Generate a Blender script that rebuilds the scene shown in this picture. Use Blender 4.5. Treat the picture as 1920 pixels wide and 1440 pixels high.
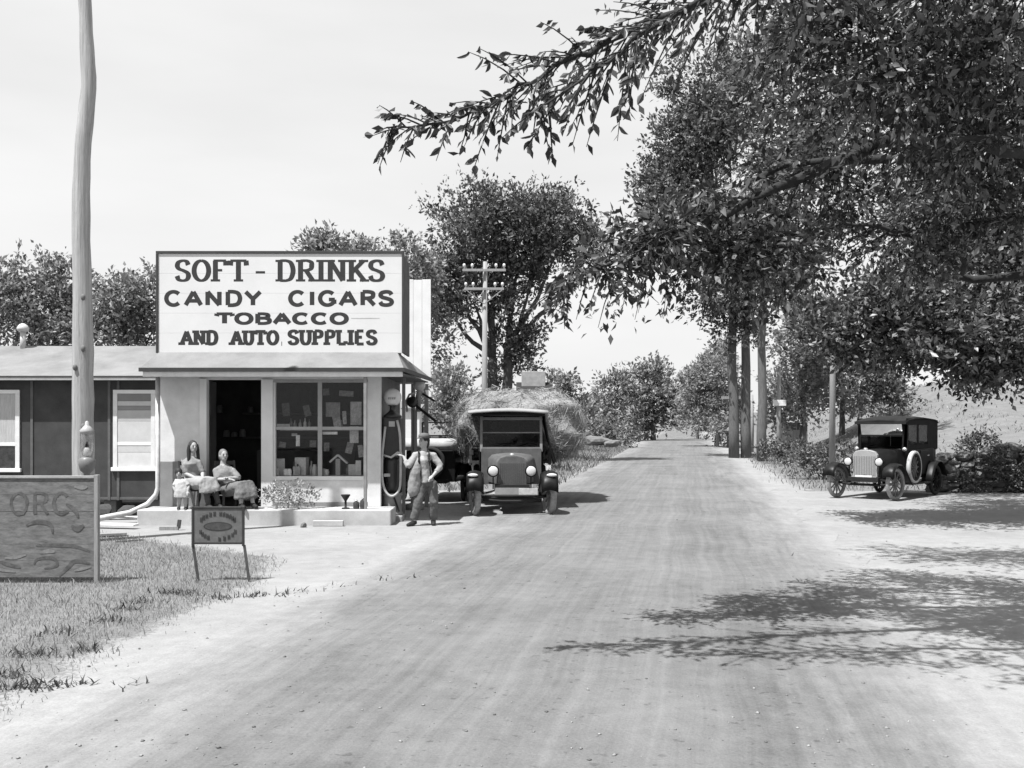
import bpy, bmesh, math, random
import numpy as np
from mathutils import Vector, Matrix

# ------------------------------------------------------------------ camera, sky, sun, exposure
for _o in list(bpy.data.objects):
    bpy.data.objects.remove(_o)
SC = bpy.context.scene
COL = SC.collection
F, HZ, CH = 1800.0, 800.0, 1.7          # focal length and horizon row in photo pixels, eye height in metres
cam_d = bpy.data.cameras.new('camera')
cam = bpy.data.objects.new('camera', cam_d); COL.objects.link(cam)
cam.location = (0, 0, CH); cam.rotation_euler = (math.radians(90), 0, 0)
cam_d.sensor_fit = 'HORIZONTAL'; cam_d.sensor_width = 36.0
cam_d.lens = 36.0 * F / 1920.0
cam_d.shift_y = (HZ - 720.0) / 1920.0
cam_d.clip_start = 0.05; cam_d.clip_end = 3000
SC.camera = cam

LIGHT = Vector((0.33, 0.31, -1.0)).normalized()          # the way the sunlight travels
sun_el = math.asin(-LIGHT.z)
world = bpy.data.worlds.new('World'); SC.world = world; world.use_nodes = True
wn, wl = world.node_tree.nodes, world.node_tree.links
wn.clear()
w_out = wn.new('ShaderNodeOutputWorld'); w_bg = wn.new('ShaderNodeBackground')
w_sky = wn.new('ShaderNodeTexSky'); w_sky.sky_type = 'NISHITA'; w_sky.sun_disc = False
w_sky.sun_elevation = sun_el
w_sky.sun_rotation = math.atan2(-LIGHT.x, -LIGHT.y)
w_sky.air_density = 1.0; w_sky.dust_density = 2.0
w_bw = wn.new('ShaderNodeRGBToBW')                        # a black and white plate
w_map = wn.new('ShaderNodeMath'); w_map.operation = 'MULTIPLY_ADD'
w_map.inputs[1].default_value = 0.14; w_map.inputs[2].default_value = 4.3      # thin white veil over the blue
w_tc = wn.new('ShaderNodeTexCoord'); w_mp = wn.new('ShaderNodeMapping'); w_mp.inputs['Scale'].default_value = (1.2, 1.2, 5.0)
w_ns = wn.new('ShaderNodeTexNoise'); w_ns.inputs['Scale'].default_value = 2.2; w_ns.inputs['Detail'].default_value = 5
w_mr = wn.new('ShaderNodeMapRange'); w_mr.inputs['From Min'].default_value = 0.3; w_mr.inputs['From Max'].default_value = 0.75
w_mr.inputs['To Min'].default_value = 0.94; w_mr.inputs['To Max'].default_value = 1.06
w_mul = wn.new('ShaderNodeMath'); w_mul.operation = 'MULTIPLY'
wl.new(w_sky.outputs[0], w_bw.inputs[0]); wl.new(w_bw.outputs[0], w_map.inputs[0])
wl.new(w_tc.outputs['Generated'], w_mp.inputs[0]); wl.new(w_mp.outputs[0], w_ns.inputs['Vector'])
wl.new(w_ns.outputs['Fac'], w_mr.inputs['Value']); wl.new(w_map.outputs[0], w_mul.inputs[0]); wl.new(w_mr.outputs[0], w_mul.inputs[1])
wl.new(w_mul.outputs[0], w_bg.inputs['Color']); w_bg.inputs['Strength'].default_value = 0.1
wl.new(w_bg.outputs[0], w_out.inputs[0])

sun_d = bpy.data.lights.new('sun', 'SUN'); sun_d.energy = 5.0; sun_d.angle = math.radians(0.5); sun_d.color = (1, 1, 1)
sun = bpy.data.objects.new('sun', sun_d); COL.objects.link(sun)
sun.rotation_euler = LIGHT.to_track_quat('-Z', 'Y').to_euler(); sun.location = (-20, -20, 40)
SC.view_settings.view_transform = 'Standard'; SC.view_settings.look = 'None'
SC.view_settings.exposure = 0.95; SC.view_settings.gamma = 1.0; SC.view_settings.use_curve_mapping = False
SC.render.filter_size = 1.9
SC.cycles.max_bounces = 6; SC.cycles.diffuse_bounces = 3; SC.cycles.glossy_bounces = 3
SC.cycles.transmission_bounces = 4; SC.cycles.transparent_max_bounces = 12

# ------------------------------------------------------------------ helpers
rnd = random.Random(7)
RNG = np.random.default_rng(11)
def P(px, py, Y): return Vector(((px - 960) / F * Y, Y, CH - (py - HZ) / F * Y))
def G(px, py):
    Y = F * CH / (py - HZ); return Vector(((px - 960) / F * Y, Y, 0))
def XA(px, Y): return (px - 960) / F * Y
def ZA(py, Y): return CH - (py - HZ) / F * Y

MATS = {}
def mat(name, v, rough=0.8, var=0.25, scale=6.0, bump=0.15, stretch=(1, 1, 1), metal=0.0, spec=0.3, fine=60.0):
    """a grey surface with blotches, fine grain and relief"""
    if name in MATS: return MATS[name]
    m = bpy.data.materials.new(name); m.use_nodes = True; MATS[name] = m
    n, l = m.node_tree.nodes, m.node_tree.links
    b = n['Principled BSDF']; b.inputs['Roughness'].default_value = rough; b.inputs['Metallic'].default_value = metal
    b.inputs['Specular IOR Level'].default_value = spec
    tc = n.new('ShaderNodeTexCoord'); mp = n.new('ShaderNodeMapping'); mp.inputs['Scale'].default_value = stretch
    l.new(tc.outputs['Object'], mp.inputs[0])
    n1 = n.new('ShaderNodeTexNoise'); n1.inputs['Scale'].default_value = scale; n1.inputs['Detail'].default_value = 6; n1.inputs['Roughness'].default_value = 0.65
    n2 = n.new('ShaderNodeTexNoise'); n2.inputs['Scale'].default_value = fine; n2.inputs['Detail'].default_value = 3
    l.new(mp.outputs[0], n1.inputs['Vector']); l.new(mp.outputs[0], n2.inputs['Vector'])
    ad = n.new('ShaderNodeMath'); ad.operation = 'MULTIPLY_ADD'; ad.inputs[1].default_value = 0.35
    l.new(n2.outputs['Fac'], ad.inputs[0]); l.new(n1.outputs['Fac'], ad.inputs[2])
    mr = n.new('ShaderNodeMapRange'); mr.inputs['From Min'].default_value = 0.4; mr.inputs['From Max'].default_value = 0.95
    mr.inputs['To Min'].default_value = v * (1 - var); mr.inputs['To Max'].default_value = min(0.95, v * (1 + var))
    l.new(ad.outputs[0], mr.inputs['Value']); l.new(mr.outputs[0], b.inputs['Base Color'])
    if bump:
        bp = n.new('ShaderNodeBump'); bp.inputs['Strength'].default_value = bump; bp.inputs['Distance'].default_value = 0.02
        l.new(ad.outputs[0], bp.inputs['Height']); l.new(bp.outputs[0], b.inputs['Normal'])
    return m

def leafmat(name, v, var=0.45, trans=0.35, rough=0.5, spec=0.3, pw=1.0):
    if name in MATS: return MATS[name]
    m = bpy.data.materials.new(name); m.use_nodes = True; MATS[name] = m
    n, l = m.node_tree.nodes, m.node_tree.links
    b = n['Principled BSDF']; b.inputs['Roughness'].default_value = rough; b.inputs['Specular IOR Level'].default_value = spec
    g = n.new('ShaderNodeNewGeometry'); mr = n.new('ShaderNodeMapRange')
    mr.inputs['To Min'].default_value = v * (1 - var); mr.inputs['To Max'].default_value = v * (1 + var)
    pwn = n.new('ShaderNodeMath'); pwn.operation = 'POWER'; pwn.inputs[1].default_value = pw; l.new(g.outputs['Random Per Island'], pwn.inputs[0])
    if pw > 1: mr.inputs['To Min'].default_value = v * (1 - var); mr.inputs['To Max'].default_value = v * (1 + var * 2.6)  # skewed so a few leaves come out pale: leaf highlights put into the colour
    l.new(pwn.outputs[0], mr.inputs['Value']); l.new(mr.outputs[0], b.inputs['Base Color'])
    t = n.new('ShaderNodeBsdfTranslucent'); l.new(mr.outputs[0], t.inputs['Color'])
    mx = n.new('ShaderNodeMixShader'); mx.inputs[0].default_value = trans
    l.new(b.outputs[0], mx.inputs[1]); l.new(t.outputs[0], mx.inputs[2]); l.new(mx.outputs[0], n['Material Output'].inputs['Surface'])
    return m

def glassmat(name='window_glass', a=0.22, tint=0.5):
    if name in MATS: return MATS[name]
    m = bpy.data.materials.new(name); m.use_nodes = True; MATS[name] = m
    n, l = m.node_tree.nodes, m.node_tree.links
    n.remove(n['Principled BSDF'])
    gl = n.new('ShaderNodeBsdfGlossy'); gl.inputs['Roughness'].default_value = 0.04; gl.inputs['Color'].default_value = (.9, .9, .9, 1)
    tr = n.new('ShaderNodeBsdfTransparent'); tr.inputs['Color'].default_value = (tint, tint, tint, 1)
    fr = n.new('ShaderNodeFresnel'); fr.inputs['IOR'].default_value = 1.5
    ad = n.new('ShaderNodeMath'); ad.operation = 'MULTIPLY_ADD'; ad.inputs[1].default_value = 0.4; ad.inputs[2].default_value = a * 0.3; l.new(fr.outputs[0], ad.inputs[0])
    mx = n.new('ShaderNodeMixShader'); l.new(ad.outputs[0], mx.inputs[0]); l.new(tr.outputs[0], mx.inputs[1]); l.new(gl.outputs[0], mx.inputs[2])
    l.new(mx.outputs[0], n['Material Output'].inputs['Surface'])
    return m

class MB:
    """collects shapes that become ONE mesh object"""
    def __init__(s): s.v = []; s.f = []
    def _add(s, vs, fs):
        o = len(s.v); s.v += [tuple(p) for p in vs]; s.f += [tuple(i + o for i in q) for q in fs]; return s
    def box(s, x0, x1, y0, y1, z0, z1, M=None):
        vs = [Vector(p) for p in ((x0,y0,z0),(x1,y0,z0),(x1,y1,z0),(x0,y1,z0),(x0,y0,z1),(x1,y0,z1),(x1,y1,z1),(x0,y1,z1))]
        if M: vs = [M @ p for p in vs]
        return s._add(vs, ((0,3,2,1),(4,5,6,7),(0,1,5,4),(1,2,6,5),(2,3,7,6),(3,0,4,7)))
    def bar(s, a, b, w, h=None, up=Vector((0, 0, 1))):
        a, b = Vector(a), Vector(b); h = h or w; d = (b - a).normalized()
        if abs(d.dot(up)) > 0.95: up = Vector((0, 1, 0))
        u = d.cross(up).normalized() * w / 2; t = u.cross(d).normalized() * h / 2
        vs = [a-u-t, a+u-t, a+u+t, a-u+t, b-u-t, b+u-t, b+u+t, b-u+t]
        return s._add(vs, ((0,1,2,3),(7,6,5,4),(0,4,5,1),(1,5,6,2),(2,6,7,3),(3,7,4,0)))
    def tube(s, pts, radii, n=10, caps=True):
        pts = [Vector(p) for p in pts]
        if isinstance(radii, (int, float)): radii = [radii] * len(pts)
        ring = []; prev = None
        for i, p in enumerate(pts):
            d = (pts[min(i+1, len(pts)-1)] - pts[max(i-1, 0)])
            d = d.normalized() if d.length > 1e-9 else Vector((0, 0, 1))
            ref = prev if prev is not None else (Vector((1, 0, 0)) if abs(d.x) < 0.8 else Vector((0, 1, 0)))
            u = (ref - d * ref.dot(d)).normalized(); prev = u; w = d.cross(u)
            r = radii[i]; rx, ry = (r, r) if not isinstance(r, tuple) else r
            ring.append([p + u * (rx * math.cos(2*math.pi*k/n)) + w * (ry * math.sin(2*math.pi*k/n)) for k in range(n)])
        vs = [q for r in ring for q in r]; fs = []
        for i in range(len(pts) - 1):
            for k in range(n):
                a, b = i*n + k, i*n + (k+1) % n
                fs.append((a, b, b+n, a+n))
        if caps:
            fs.append(tuple(range(n-1, -1, -1))); fs.append(tuple((len(pts)-1)*n + k for k in range(n)))
        return s._add(vs, fs)
    def ell(s, c, r, nu=14, nv=9, M=None):
        c = Vector(c); r = (r, r, r) if isinstance(r, (int, float)) else r
        vs = [Vector((0, 0, -r[2]))]
        for i in range(1, nv):
            t = -math.pi/2 + math.pi*i/nv
            for k in range(nu):
                a = 2*math.pi*k/nu
                vs.append(Vector((r[0]*math.cos(t)*math.cos(a), r[1]*math.cos(t)*math.sin(a), r[2]*math.sin(t))))
        vs.append(Vector((0, 0, r[2])))
        if M: vs = [M @ p for p in vs]
        vs = [p + c for p in vs]; fs = []
        for k in range(nu): fs.append((0, 1 + (k+1) % nu, 1 + k))
        for i in range(nv - 2):
            for k in range(nu):
                a = 1 + i*nu + k; b = 1 + i*nu + (k+1) % nu
                fs.append((a, b, b+nu, a+nu))
        top = len(vs) - 1; o = 1 + (nv-2)*nu
        for k in range(nu): fs.append((o + k, o + (k+1) % nu, top))
        return s._add(vs, fs)
    def lathe(s, prof, c, axis='z', n=20, M=None):
        """prof: (radius, height) pairs"""
        vs = []
        for r, h in prof:
            for k in range(n):
                a = 2*math.pi*k/n; x, y = r*math.cos(a), r*math.sin(a)
                p = Vector((x, y, h)) if axis == 'z' else (Vector((x, h, y)) if axis == 'y' else Vector((h, x, y)))
                vs.append((M @ p if M else p) + Vector(c))
        fs = []
        for i in range(len(prof)-1):
            for k in range(n):
                a, b = i*n + k, i*n + (k+1) % n; fs.append((a, b, b+n, a+n))
        fs.append(tuple(range(n-1, -1, -1))); fs.append(tuple((len(prof)-1)*n + k for k in range(n)))
        return s._add(vs, fs)
    def torus(s, c, R, r, axis='x', n=28, m=8):
        vs = []; fs = []
        for i in range(n):
            a = 2*math.pi*i/n
            for k in range(m):
                b = 2*math.pi*k/m; q = R + r*math.cos(b); h = r*math.sin(b)
                u, w = q*math.cos(a), q*math.sin(a)
                p = {'x': (h, u, w), 'y': (u, h, w), 'z': (u, w, h)}[axis]
                vs.append(Vector(p) + Vector(c))
        for i in range(n):
            for k in range(m):
                fs.append((i*m+k, ((i+1) % n)*m+k, ((i+1) % n)*m+(k+1) % m, i*m+(k+1) % m))
        return s._add(vs, fs)
    def poly(s, pts, thick=None):
        """prism from a polygon and a thickness vector"""
        pts = [Vector(p) for p in pts]; n = len(pts)
        if thick is None: return s._add(pts, (tuple(range(n)),))
        t = Vector(thick); vs = pts + [p + t for p in pts]
        fs = [tuple(range(n-1, -1, -1)), tuple(range(n, 2*n))] + [(i, (i+1) % n, (i+1) % n + n, i + n) for i in range(n)]
        return s._add(vs, fs)
    def sheet(s, rows, thick=0.0):
        """grid of points (list of rows); thickness along -normal handled by Solidify"""
        m = len(rows[0]); vs = [p for r in rows for p in r]; fs = []
        for i in range(len(rows)-1):
            for k in range(m-1):
                fs.append((i*m+k, i*m+k+1, (i+1)*m+k+1, (i+1)*m+k))
        return s._add(vs, fs)
    def build(s, name, m, parent=None, smooth=False, bevel=0, remesh=0, solid=0, subsurf=0):
        me = bpy.data.meshes.new(name); me.from_pydata([tuple(p) for p in s.v], [], s.f); me.update()
        o = bpy.data.objects.new(name, me); COL.objects.link(o)
        if m: me.materials.append(m)
        if smooth and not remesh: me.polygons.foreach_set('use_smooth', [True] * len(me.polygons))
        if parent: o.parent = parent
        bm = bmesh.new(); bm.from_mesh(me); bmesh.ops.recalc_face_normals(bm, faces=bm.faces); bm.to_mesh(me); bm.free()
        if remesh:
            md = o.modifiers.new('join', 'REMESH'); md.mode = 'VOXEL'; md.voxel_size = remesh; md.use_smooth_shade = True
            sm = o.modifiers.new('soften', 'SMOOTH'); sm.factor = 0.5; sm.iterations = 3
        if solid:
            md = o.modifiers.new('thickness', 'SOLIDIFY'); md.thickness = solid; md.offset = 0
        if bevel:
            md = o.modifiers.new('edge', 'BEVEL'); md.width = bevel; md.segments = 2; md.limit_method = 'ANGLE'; md.angle_limit = math.radians(40)
        if subsurf:
            md = o.modifiers.new('smooth', 'SUBSURF'); md.levels = subsurf; md.render_levels = subsurf
        return o

def empty(name, loc=(0, 0, 0), rz=0.0, parent=None):
    o = bpy.data.objects.new(name, None); COL.objects.link(o); o.location = loc; o.rotation_euler = (0, 0, rz)
    o.empty_display_size = 0.2
    if parent: o.parent = parent
    return o
def tag(o, label=None, cat=None, group=None, kind=None):
    if label: o['label'] = label
    if cat: o['category'] = cat
    if group: o['group'] = group
    if kind: o['kind'] = kind
    return o
def bx(name, m, parent, x0, x1, y0, y1, z0, z1, bevel=0.006):
    return MB().box(min(x0,x1), max(x0,x1), min(y0,y1), max(y0,y1), min(z0,z1), max(z0,z1)).build(name, m, parent, bevel=bevel)
def dup(o, parent=None):
    c = o.copy(); COL.objects.link(c); c.parent = parent
    for ch in o.children: dup(ch, c)
    return c

def fast_mesh(name, verts, tris, m, parent=None, smooth=False):
    me = bpy.data.meshes.new(name)
    verts = np.asarray(verts, np.float32); tris = np.asarray(tris, np.int32)
    me.vertices.add(len(verts)); me.vertices.foreach_set('co', verts.ravel())
    nt = len(tris); k = tris.shape[1]
    me.loops.add(nt * k); me.loops.foreach_set('vertex_index', tris.ravel())
    me.polygons.add(nt)
    me.polygons.foreach_set('loop_start', np.arange(0, nt * k, k, dtype=np.int32))
    me.polygons.foreach_set('loop_total', np.full(nt, k, np.int32))
    if smooth: me.polygons.foreach_set('use_smooth', np.ones(nt, bool))
    me.update(calc_edges=True); me.validate()
    if m: me.materials.append(m)
    o = bpy.data.objects.new(name, me); COL.objects.link(o)
    if parent: o.parent = parent
    return o

def unit(a): return a / np.maximum(np.linalg.norm(a, axis=-1, keepdims=True), 1e-9)
def leaf_geo(pos, d, size, width=0.45, fold=0.15, rng=RNG):
    """diamond leaves: 4 points, 2 triangles each"""
    n = len(pos); w = unit(np.cross(d, rng.normal(size=(n, 3)))); nn = unit(np.cross(d, w))
    size = np.asarray(size).reshape(-1, 1) * np.ones((n, 1))
    mid = pos + d * size * 0.45 + nn * size * fold
    V = np.stack([pos, mid + w * size * width / 2, pos + d * size, mid - w * size * width / 2], 1).reshape(-1, 3)
    b = np.arange(n)[:, None] * 4
    T = np.concatenate([b + np.array([0, 2, 1]), b + np.array([0, 3, 2])], 1).reshape(-1, 3)
    return V, T
def spray_leaves(org, d, length, per, size, rng=RNG, droop=0.15, spread=0.06, up=0.0):
    """leaves set along twigs; returns positions, directions, sizes"""
    n = len(org); t = rng.uniform(0.1, 1.0, (n, per, 1))
    L = np.asarray(length).reshape(-1, 1, 1) * np.ones((n, 1, 1))
    pos = org[:, None, :] + d[:, None, :] * L * t
    pos[..., 2] -= (droop * L * t * t)[..., 0]
    pos = pos + rng.normal(size=pos.shape) * spread
    dd = unit(d[:, None, :] * 0.7 + rng.normal(size=pos.shape) * 0.65 + np.array([0, 0, up]))
    sz = size * rng.uniform(0.45, 1.35, (n, per))
    return pos.reshape(-1, 3), dd.reshape(-1, 3), sz.reshape(-1)
def blob_twigs(c, r, n, rng=RNG, clumps=14, tight=0.22, up=0.3):
    c = np.array(c, float); r = np.array(r, float)
    cd = unit(rng.normal(size=(clumps, 3))) * (rng.uniform(0.35, 0.95, (clumps, 1)))
    k = rng.integers(0, clumps, n)
    p = cd[k] + rng.normal(size=(n, 3)) * tight
    q = np.linalg.norm(p, axis=1, keepdims=True); p = np.where(q > 1.05, p / q * 1.05, p)
    d = unit(p * 0.9 + rng.normal(size=(n, 3)) * 0.5 + np.array([0, 0, up]))
    return c + p * r, d

# ------------------------------------------------------------------ ground, road, hills
def sstep(a, b, x): 
    t = np.clip((x - a) / (b - a), 0, 1); return t * t * (3 - 2 * t)
def road_l(y): return -2.75 + 0.165 * np.asarray(y)
def road_r(y): return 1.15 + 0.195 * np.asarray(y)
def gh(x, y):
    """height of the ground"""
    x = np.asarray(x, float); y = np.asarray(y, float)
    h = 5.2 * sstep(0, 13, x - (0.262 * y + 1.2)) * sstep(27, 78, y)
    h = h + 6.0 * sstep(5, 60, x - (0.3 * y + 10)) * sstep(60, 160, y)
    h = h + 0.35 * sstep(0, 5, (road_l(y) - 0.8) - x) * sstep(26, 40, y)
    h = h + 0.05 * np.sin(x * 1.3 + y * 0.7) * np.sin(y * 0.9 - x * 0.4) * sstep(0.5, 3, np.maximum(x - road_r(y) - 6, road_l(y) - x - 3)) * sstep(20, 30, y)
    return h
def grassiness(x, y):
    left = sstep(-0.3, 0.5, np.minimum(-3.05 + 0.3 * np.exp(-((y - 10.2) / 1.6) ** 2) - x, 13.0 + 0.8 * (-3.7 - x) - y))
    left = left * (y < 15.6)
    right = sstep(0, 1.6, np.minimum(x - road_r(y) - 0.9, y - 24.5 - 0.12 * np.maximum(x - 9, 0)))
    rl = sstep(0, 1.2, np.minimum(road_l(y) - x - 0.3, y - 25))
    far = sstep(-7, -9, x) * sstep(17, 19, y)
    return np.clip(np.maximum.reduce([left, right, rl, far]), 0, 1)

def ground_material():
    m = bpy.data.materials.new('bare_earth'); m.use_nodes = True; MATS['bare_earth'] = m
    n, l = m.node_tree.nodes, m.node_tree.links; b = n['Principled BSDF']
    b.inputs['Roughness'].default_value = 0.95; b.inputs['Specular IOR Level'].default_value = 0.1
    tc = n.new('ShaderNodeTexCoord')
    def noise(sc, det=5, ro=0.6, stretch=None):
        t = n.new('ShaderNodeTexNoise'); t.inputs['Scale'].default_value = sc; t.inputs['Detail'].default_value = det; t.inputs['Roughness'].default_value = ro
        if stretch:
            mp = n.new('ShaderNodeMapping'); mp.inputs['Scale'].default_value = stretch; mp.inputs['Rotation'].default_value = (0, 0, math.radians(10)); l.new(tc.outputs['Object'], mp.inputs[0]); l.new(mp.outputs[0], t.inputs['Vector'])
        else: l.new(tc.outputs['Object'], t.inputs['Vector'])
        return t.outputs['Fac']
    def rng_(src, a, bb, c, d):
        t = n.new('ShaderNodeMapRange'); t.inputs['From Min'].default_value = a; t.inputs['From Max'].default_value = bb
        t.inputs['To Min'].default_value = c; t.inputs['To Max'].default_value = d; l.new(src, t.inputs['Value']); return t.outputs[0]
    def math_(op, a, bb):
        t = n.new('ShaderNodeMath'); t.operation = op
        for i, q in enumerate((a, bb)):
            if isinstance(q, (int, float)): t.inputs[i].default_value = q
            else: l.new(q, t.inputs[i])
        return t.outputs[0]
    big, mid, fine = noise(0.55, 6), noise(4.0, 6, 0.7), noise(55, 4, 0.7)
    dirt = math_('ADD', rng_(big, 0.3, 0.7, 0.20, 0.25), math_('ADD', rng_(mid, 0.3, 0.7, -0.028, 0.028), rng_(fine, 0.3, 0.7, -0.03, 0.03)))
    stone = rng_(noise(17, 2, 0.5), 0.68, 0.74, 0, 1)
    dirt = math_('SUBTRACT', dirt, math_('MULTIPLY', stone, 0.05))
    gr = math_('ADD', rng_(noise(1.3, 6), 0.3, 0.7, 0.115, 0.165), rng_(noise(24, 4, .7), 0.3, 0.7, -0.035, 0.035))
    at = n.new('ShaderNodeAttribute'); at.attribute_name = 'grass'
    ed = math_('ADD', at.outputs['Fac'], math_('ADD', rng_(noise(2.2, 6, .7), 0.25, 0.75, -0.42, 0.42), rng_(noise(26, 3), 0.3, 0.7, -0.22, 0.22)))
    fac = rng_(ed, 0.38, 0.62, 0, 1)
    mx = n.new('ShaderNodeMix'); mx.data_type = 'FLOAT'; l.new(fac, mx.inputs[0]); l.new(dirt, mx.inputs[2]); l.new(gr, mx.inputs[3])
    l.new(mx.outputs[0], b.inputs['Base Color'])
    bp = n.new('ShaderNodeBump'); bp.inputs['Strength'].default_value = 0.45; bp.inputs['Distance'].default_value = 0.03
    hh = math_('ADD', mid, math_('MULTIPLY', fine, 0.35)); l.new(hh, bp.inputs['Height']); l.new(bp.outputs[0], b.inputs['Normal'])
    return m

def road_material():
    m = bpy.data.materials.new('dirt_road'); m.use_nodes = True
    n, l = m.node_tree.nodes, m.node_tree.links; b = n['Principled BSDF']
    b.inputs['Roughness'].default_value = 0.95; b.inputs['Specular IOR Level'].default_value = 0.08
    uv = n.new('ShaderNodeUVMap'); tc = n.new('ShaderNodeTexCoord')
    def mp_(src, sc):
        q = n.new('ShaderNodeMapping'); q.inputs['Scale'].default_value = sc; l.new(src, q.inputs[0]); return q.outputs[0]
    def noise(vec, sc, det=5, ro=0.6):
        t = n.new('ShaderNodeTexNoise'); t.inputs['Scale'].default_value = sc; t.inputs['Detail'].default_value = det; t.inputs['Roughness'].default_value = ro
        l.new(vec, t.inputs['Vector']); return t.outputs['Fac']
    def rng_(src, a, bb, c, d):
        t = n.new('ShaderNodeMapRange'); t.inputs['From Min'].default_value = a; t.inputs['From Max'].default_value = bb
        t.inputs['To Min'].default_value = c; t.inputs['To Max'].default_value = d; l.new(src, t.inputs['Value']); return t.outputs[0]
    def math_(op, a, bb):
        t = n.new('ShaderNodeMath'); t.operation = op
        for i, q in enumerate((a, bb)):
            if isinstance(q, (int, float)): t.inputs[i].default_value = q
            else: l.new(q, t.inputs[i])
        return t.outputs[0]
    wob = n.new('ShaderNodeTexNoise'); wob.inputs['Scale'].default_value = 0.35; wob.inputs['Detail'].default_value = 4; l.new(tc.outputs['Object'], wob.inputs['Vector'])
    wv = n.new('ShaderNodeVectorMath'); wv.operation = 'SUBTRACT'; wv.inputs[1].default_value = (.5, .5, .5); l.new(wob.outputs['Color'], wv.inputs[0])
    ws_ = n.new('ShaderNodeVectorMath'); ws_.operation = 'MULTIPLY'; ws_.inputs[1].default_value = (.055, 0, 0); l.new(wv.outputs[0], ws_.inputs[0])
    wa = n.new('ShaderNodeVectorMath'); wa.operation = 'ADD'; l.new(uv.outputs[0], wa.inputs[0]); l.new(ws_.outputs[0], wa.inputs[1])
    streak = noise(mp_(wa.outputs[0], (9.0, 0.035, 1)), 1.0, 7, 0.7)          # wheel tracks along the road
    streak2 = noise(mp_(wa.outputs[0], (60.0, 0.10, 1)), 1.0, 6, 0.65)
    big, fine, mid = noise(tc.outputs['Object'], 0.5, 5), noise(tc.outputs['Object'], 60, 4, .7), noise(tc.outputs['Object'], 5, 5, .7)
    base = math_('ADD', rng_(streak, 0.3, 0.7, 0.112, 0.150), math_('ADD', rng_(streak2, 0.35, 0.65, -0.014, 0.014), math_('ADD', rng_(big, .3, .7, -0.022, 0.022), math_('ADD', rng_(fine, .3, .7, -0.018, 0.018), rng_(mid, .3, .7, -.016, .016)))))
    pebble = rng_(noise(tc.outputs['Object'], 14, 2, .5), 0.66, 0.72, 0, 0.035)
    base = math_('SUBTRACT', base, pebble)
    sx = n.new('ShaderNodeSeparateXYZ'); l.new(uv.outputs[0], sx.inputs[0])
    edge = math_('ABSOLUTE', math_('SUBTRACT', sx.outputs[0], 0.5), 0)
    edge = math_('ADD', edge, rng_(noise(mp_(uv.outputs[0], (5.0, 0.10, 1)), 1.4, 7, .75), 0.25, 0.75, -0.16, 0.16))
    edge0 = math_('ABSOLUTE', math_('SUBTRACT', sx.outputs[0], 0.5), 0)
    fac = math_('MAXIMUM', rng_(edge, 0.30, 0.52, 0, 1), rng_(edge0, 0.40, 0.475, 0, 1))
    dirt = math_('ADD', rng_(big, 0.3, 0.7, 0.20, 0.25), math_('ADD', rng_(mid, .3, .7, -.028, .028), rng_(fine, 0.3, 0.7, -0.03, 0.03)))
    mx = n.new('ShaderNodeMix'); mx.data_type = 'FLOAT'; l.new(fac, mx.inputs[0]); l.new(base, mx.inputs[2]); l.new(dirt, mx.inputs[3])
    l.new(mx.outputs[0], b.inputs['Base Color'])
    bp = n.new('ShaderNodeBump'); bp.inputs['Strength'].default_value = 0.4; bp.inputs['Distance'].default_value = 0.03
    l.new(math_('ADD', math_('ADD', math_('MULTIPLY', streak, 0.9), mid), math_('MULTIPLY', fine, .3)), bp.inputs['Height']); l.new(bp.outputs[0], b.inputs['Normal'])
    return m

gx = np.sinh(np.linspace(-5.2, 5.6, 230)) / math.sinh(5.4) * 420
gy = -30 + 930 * (np.linspace(0, 1, 250) ** 2.6) 
gy = np.sort(np.concatenate([gy, np.linspace(4, 40, 120)]))
GX, GY = np.meshgrid(gx, gy); GZ = gh(GX, GY)
gv = np.stack([GX, GY, GZ], -1).reshape(-1, 3); nxg = len(gx)
ii, jj = np.meshgrid(np.arange(len(gy)-1), np.arange(nxg-1), indexing='ij'); q0 = (ii*nxg + jj).ravel()
gq = np.stack([q0, q0+1, q0+1+nxg, q0+nxg], 1)
ground = fast_mesh('ground', gv, gq, ground_material(), smooth=True); tag(ground, kind='structure')
ga = ground.data.attributes.new('grass', 'FLOAT', 'POINT'); ga.data.foreach_set('value', grassiness(GX, GY).ravel().astype(np.float32))

def make_road():
    ys = np.concatenate([np.linspace(-6, 40, 140), np.linspace(41, 300, 90)]); nu = 13; vs = []; uvs = []
    rr = np.random.default_rng(3)
    jl = np.convolve(rr.normal(size=len(ys)), np.ones(5)/5, 'same') * 0.22; jr = np.convolve(rr.normal(size=len(ys)), np.ones(5)/5, 'same') * 0.22
    for i, y in enumerate(ys):
        a, b = road_l(y) - 1.0 + jl[i], road_r(y) + 0.9 + jr[i]
        for k in range(nu):
            u = k/(nu-1); x = a + (b-a)*u
            crown = 0.05 * (1 - (2*u-1)**2) + 0.004
            vs.append((x, y, crown)); uvs.append(((x - (road_l(y)-1.0)) / (road_r(y)-road_l(y)+1.9), y))
    n = len(ys); fs = [(i*nu+k, i*nu+k+1, (i+1)*nu+k+1, (i+1)*nu+k) for i in range(n-1) for k in range(nu-1)]
    o = fast_mesh('road', vs, fs, road_material(), smooth=True)
    uvl = o.data.uv_layers.new(name='UVMap'); li = np.zeros(len(o.data.loops), np.int32); o.data.loops.foreach_get('vertex_index', li)
    uvl.data.foreach_set('uv', np.array(uvs, np.float32)[li].ravel())
    return tag(o, kind='structure')
make_road()

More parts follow.
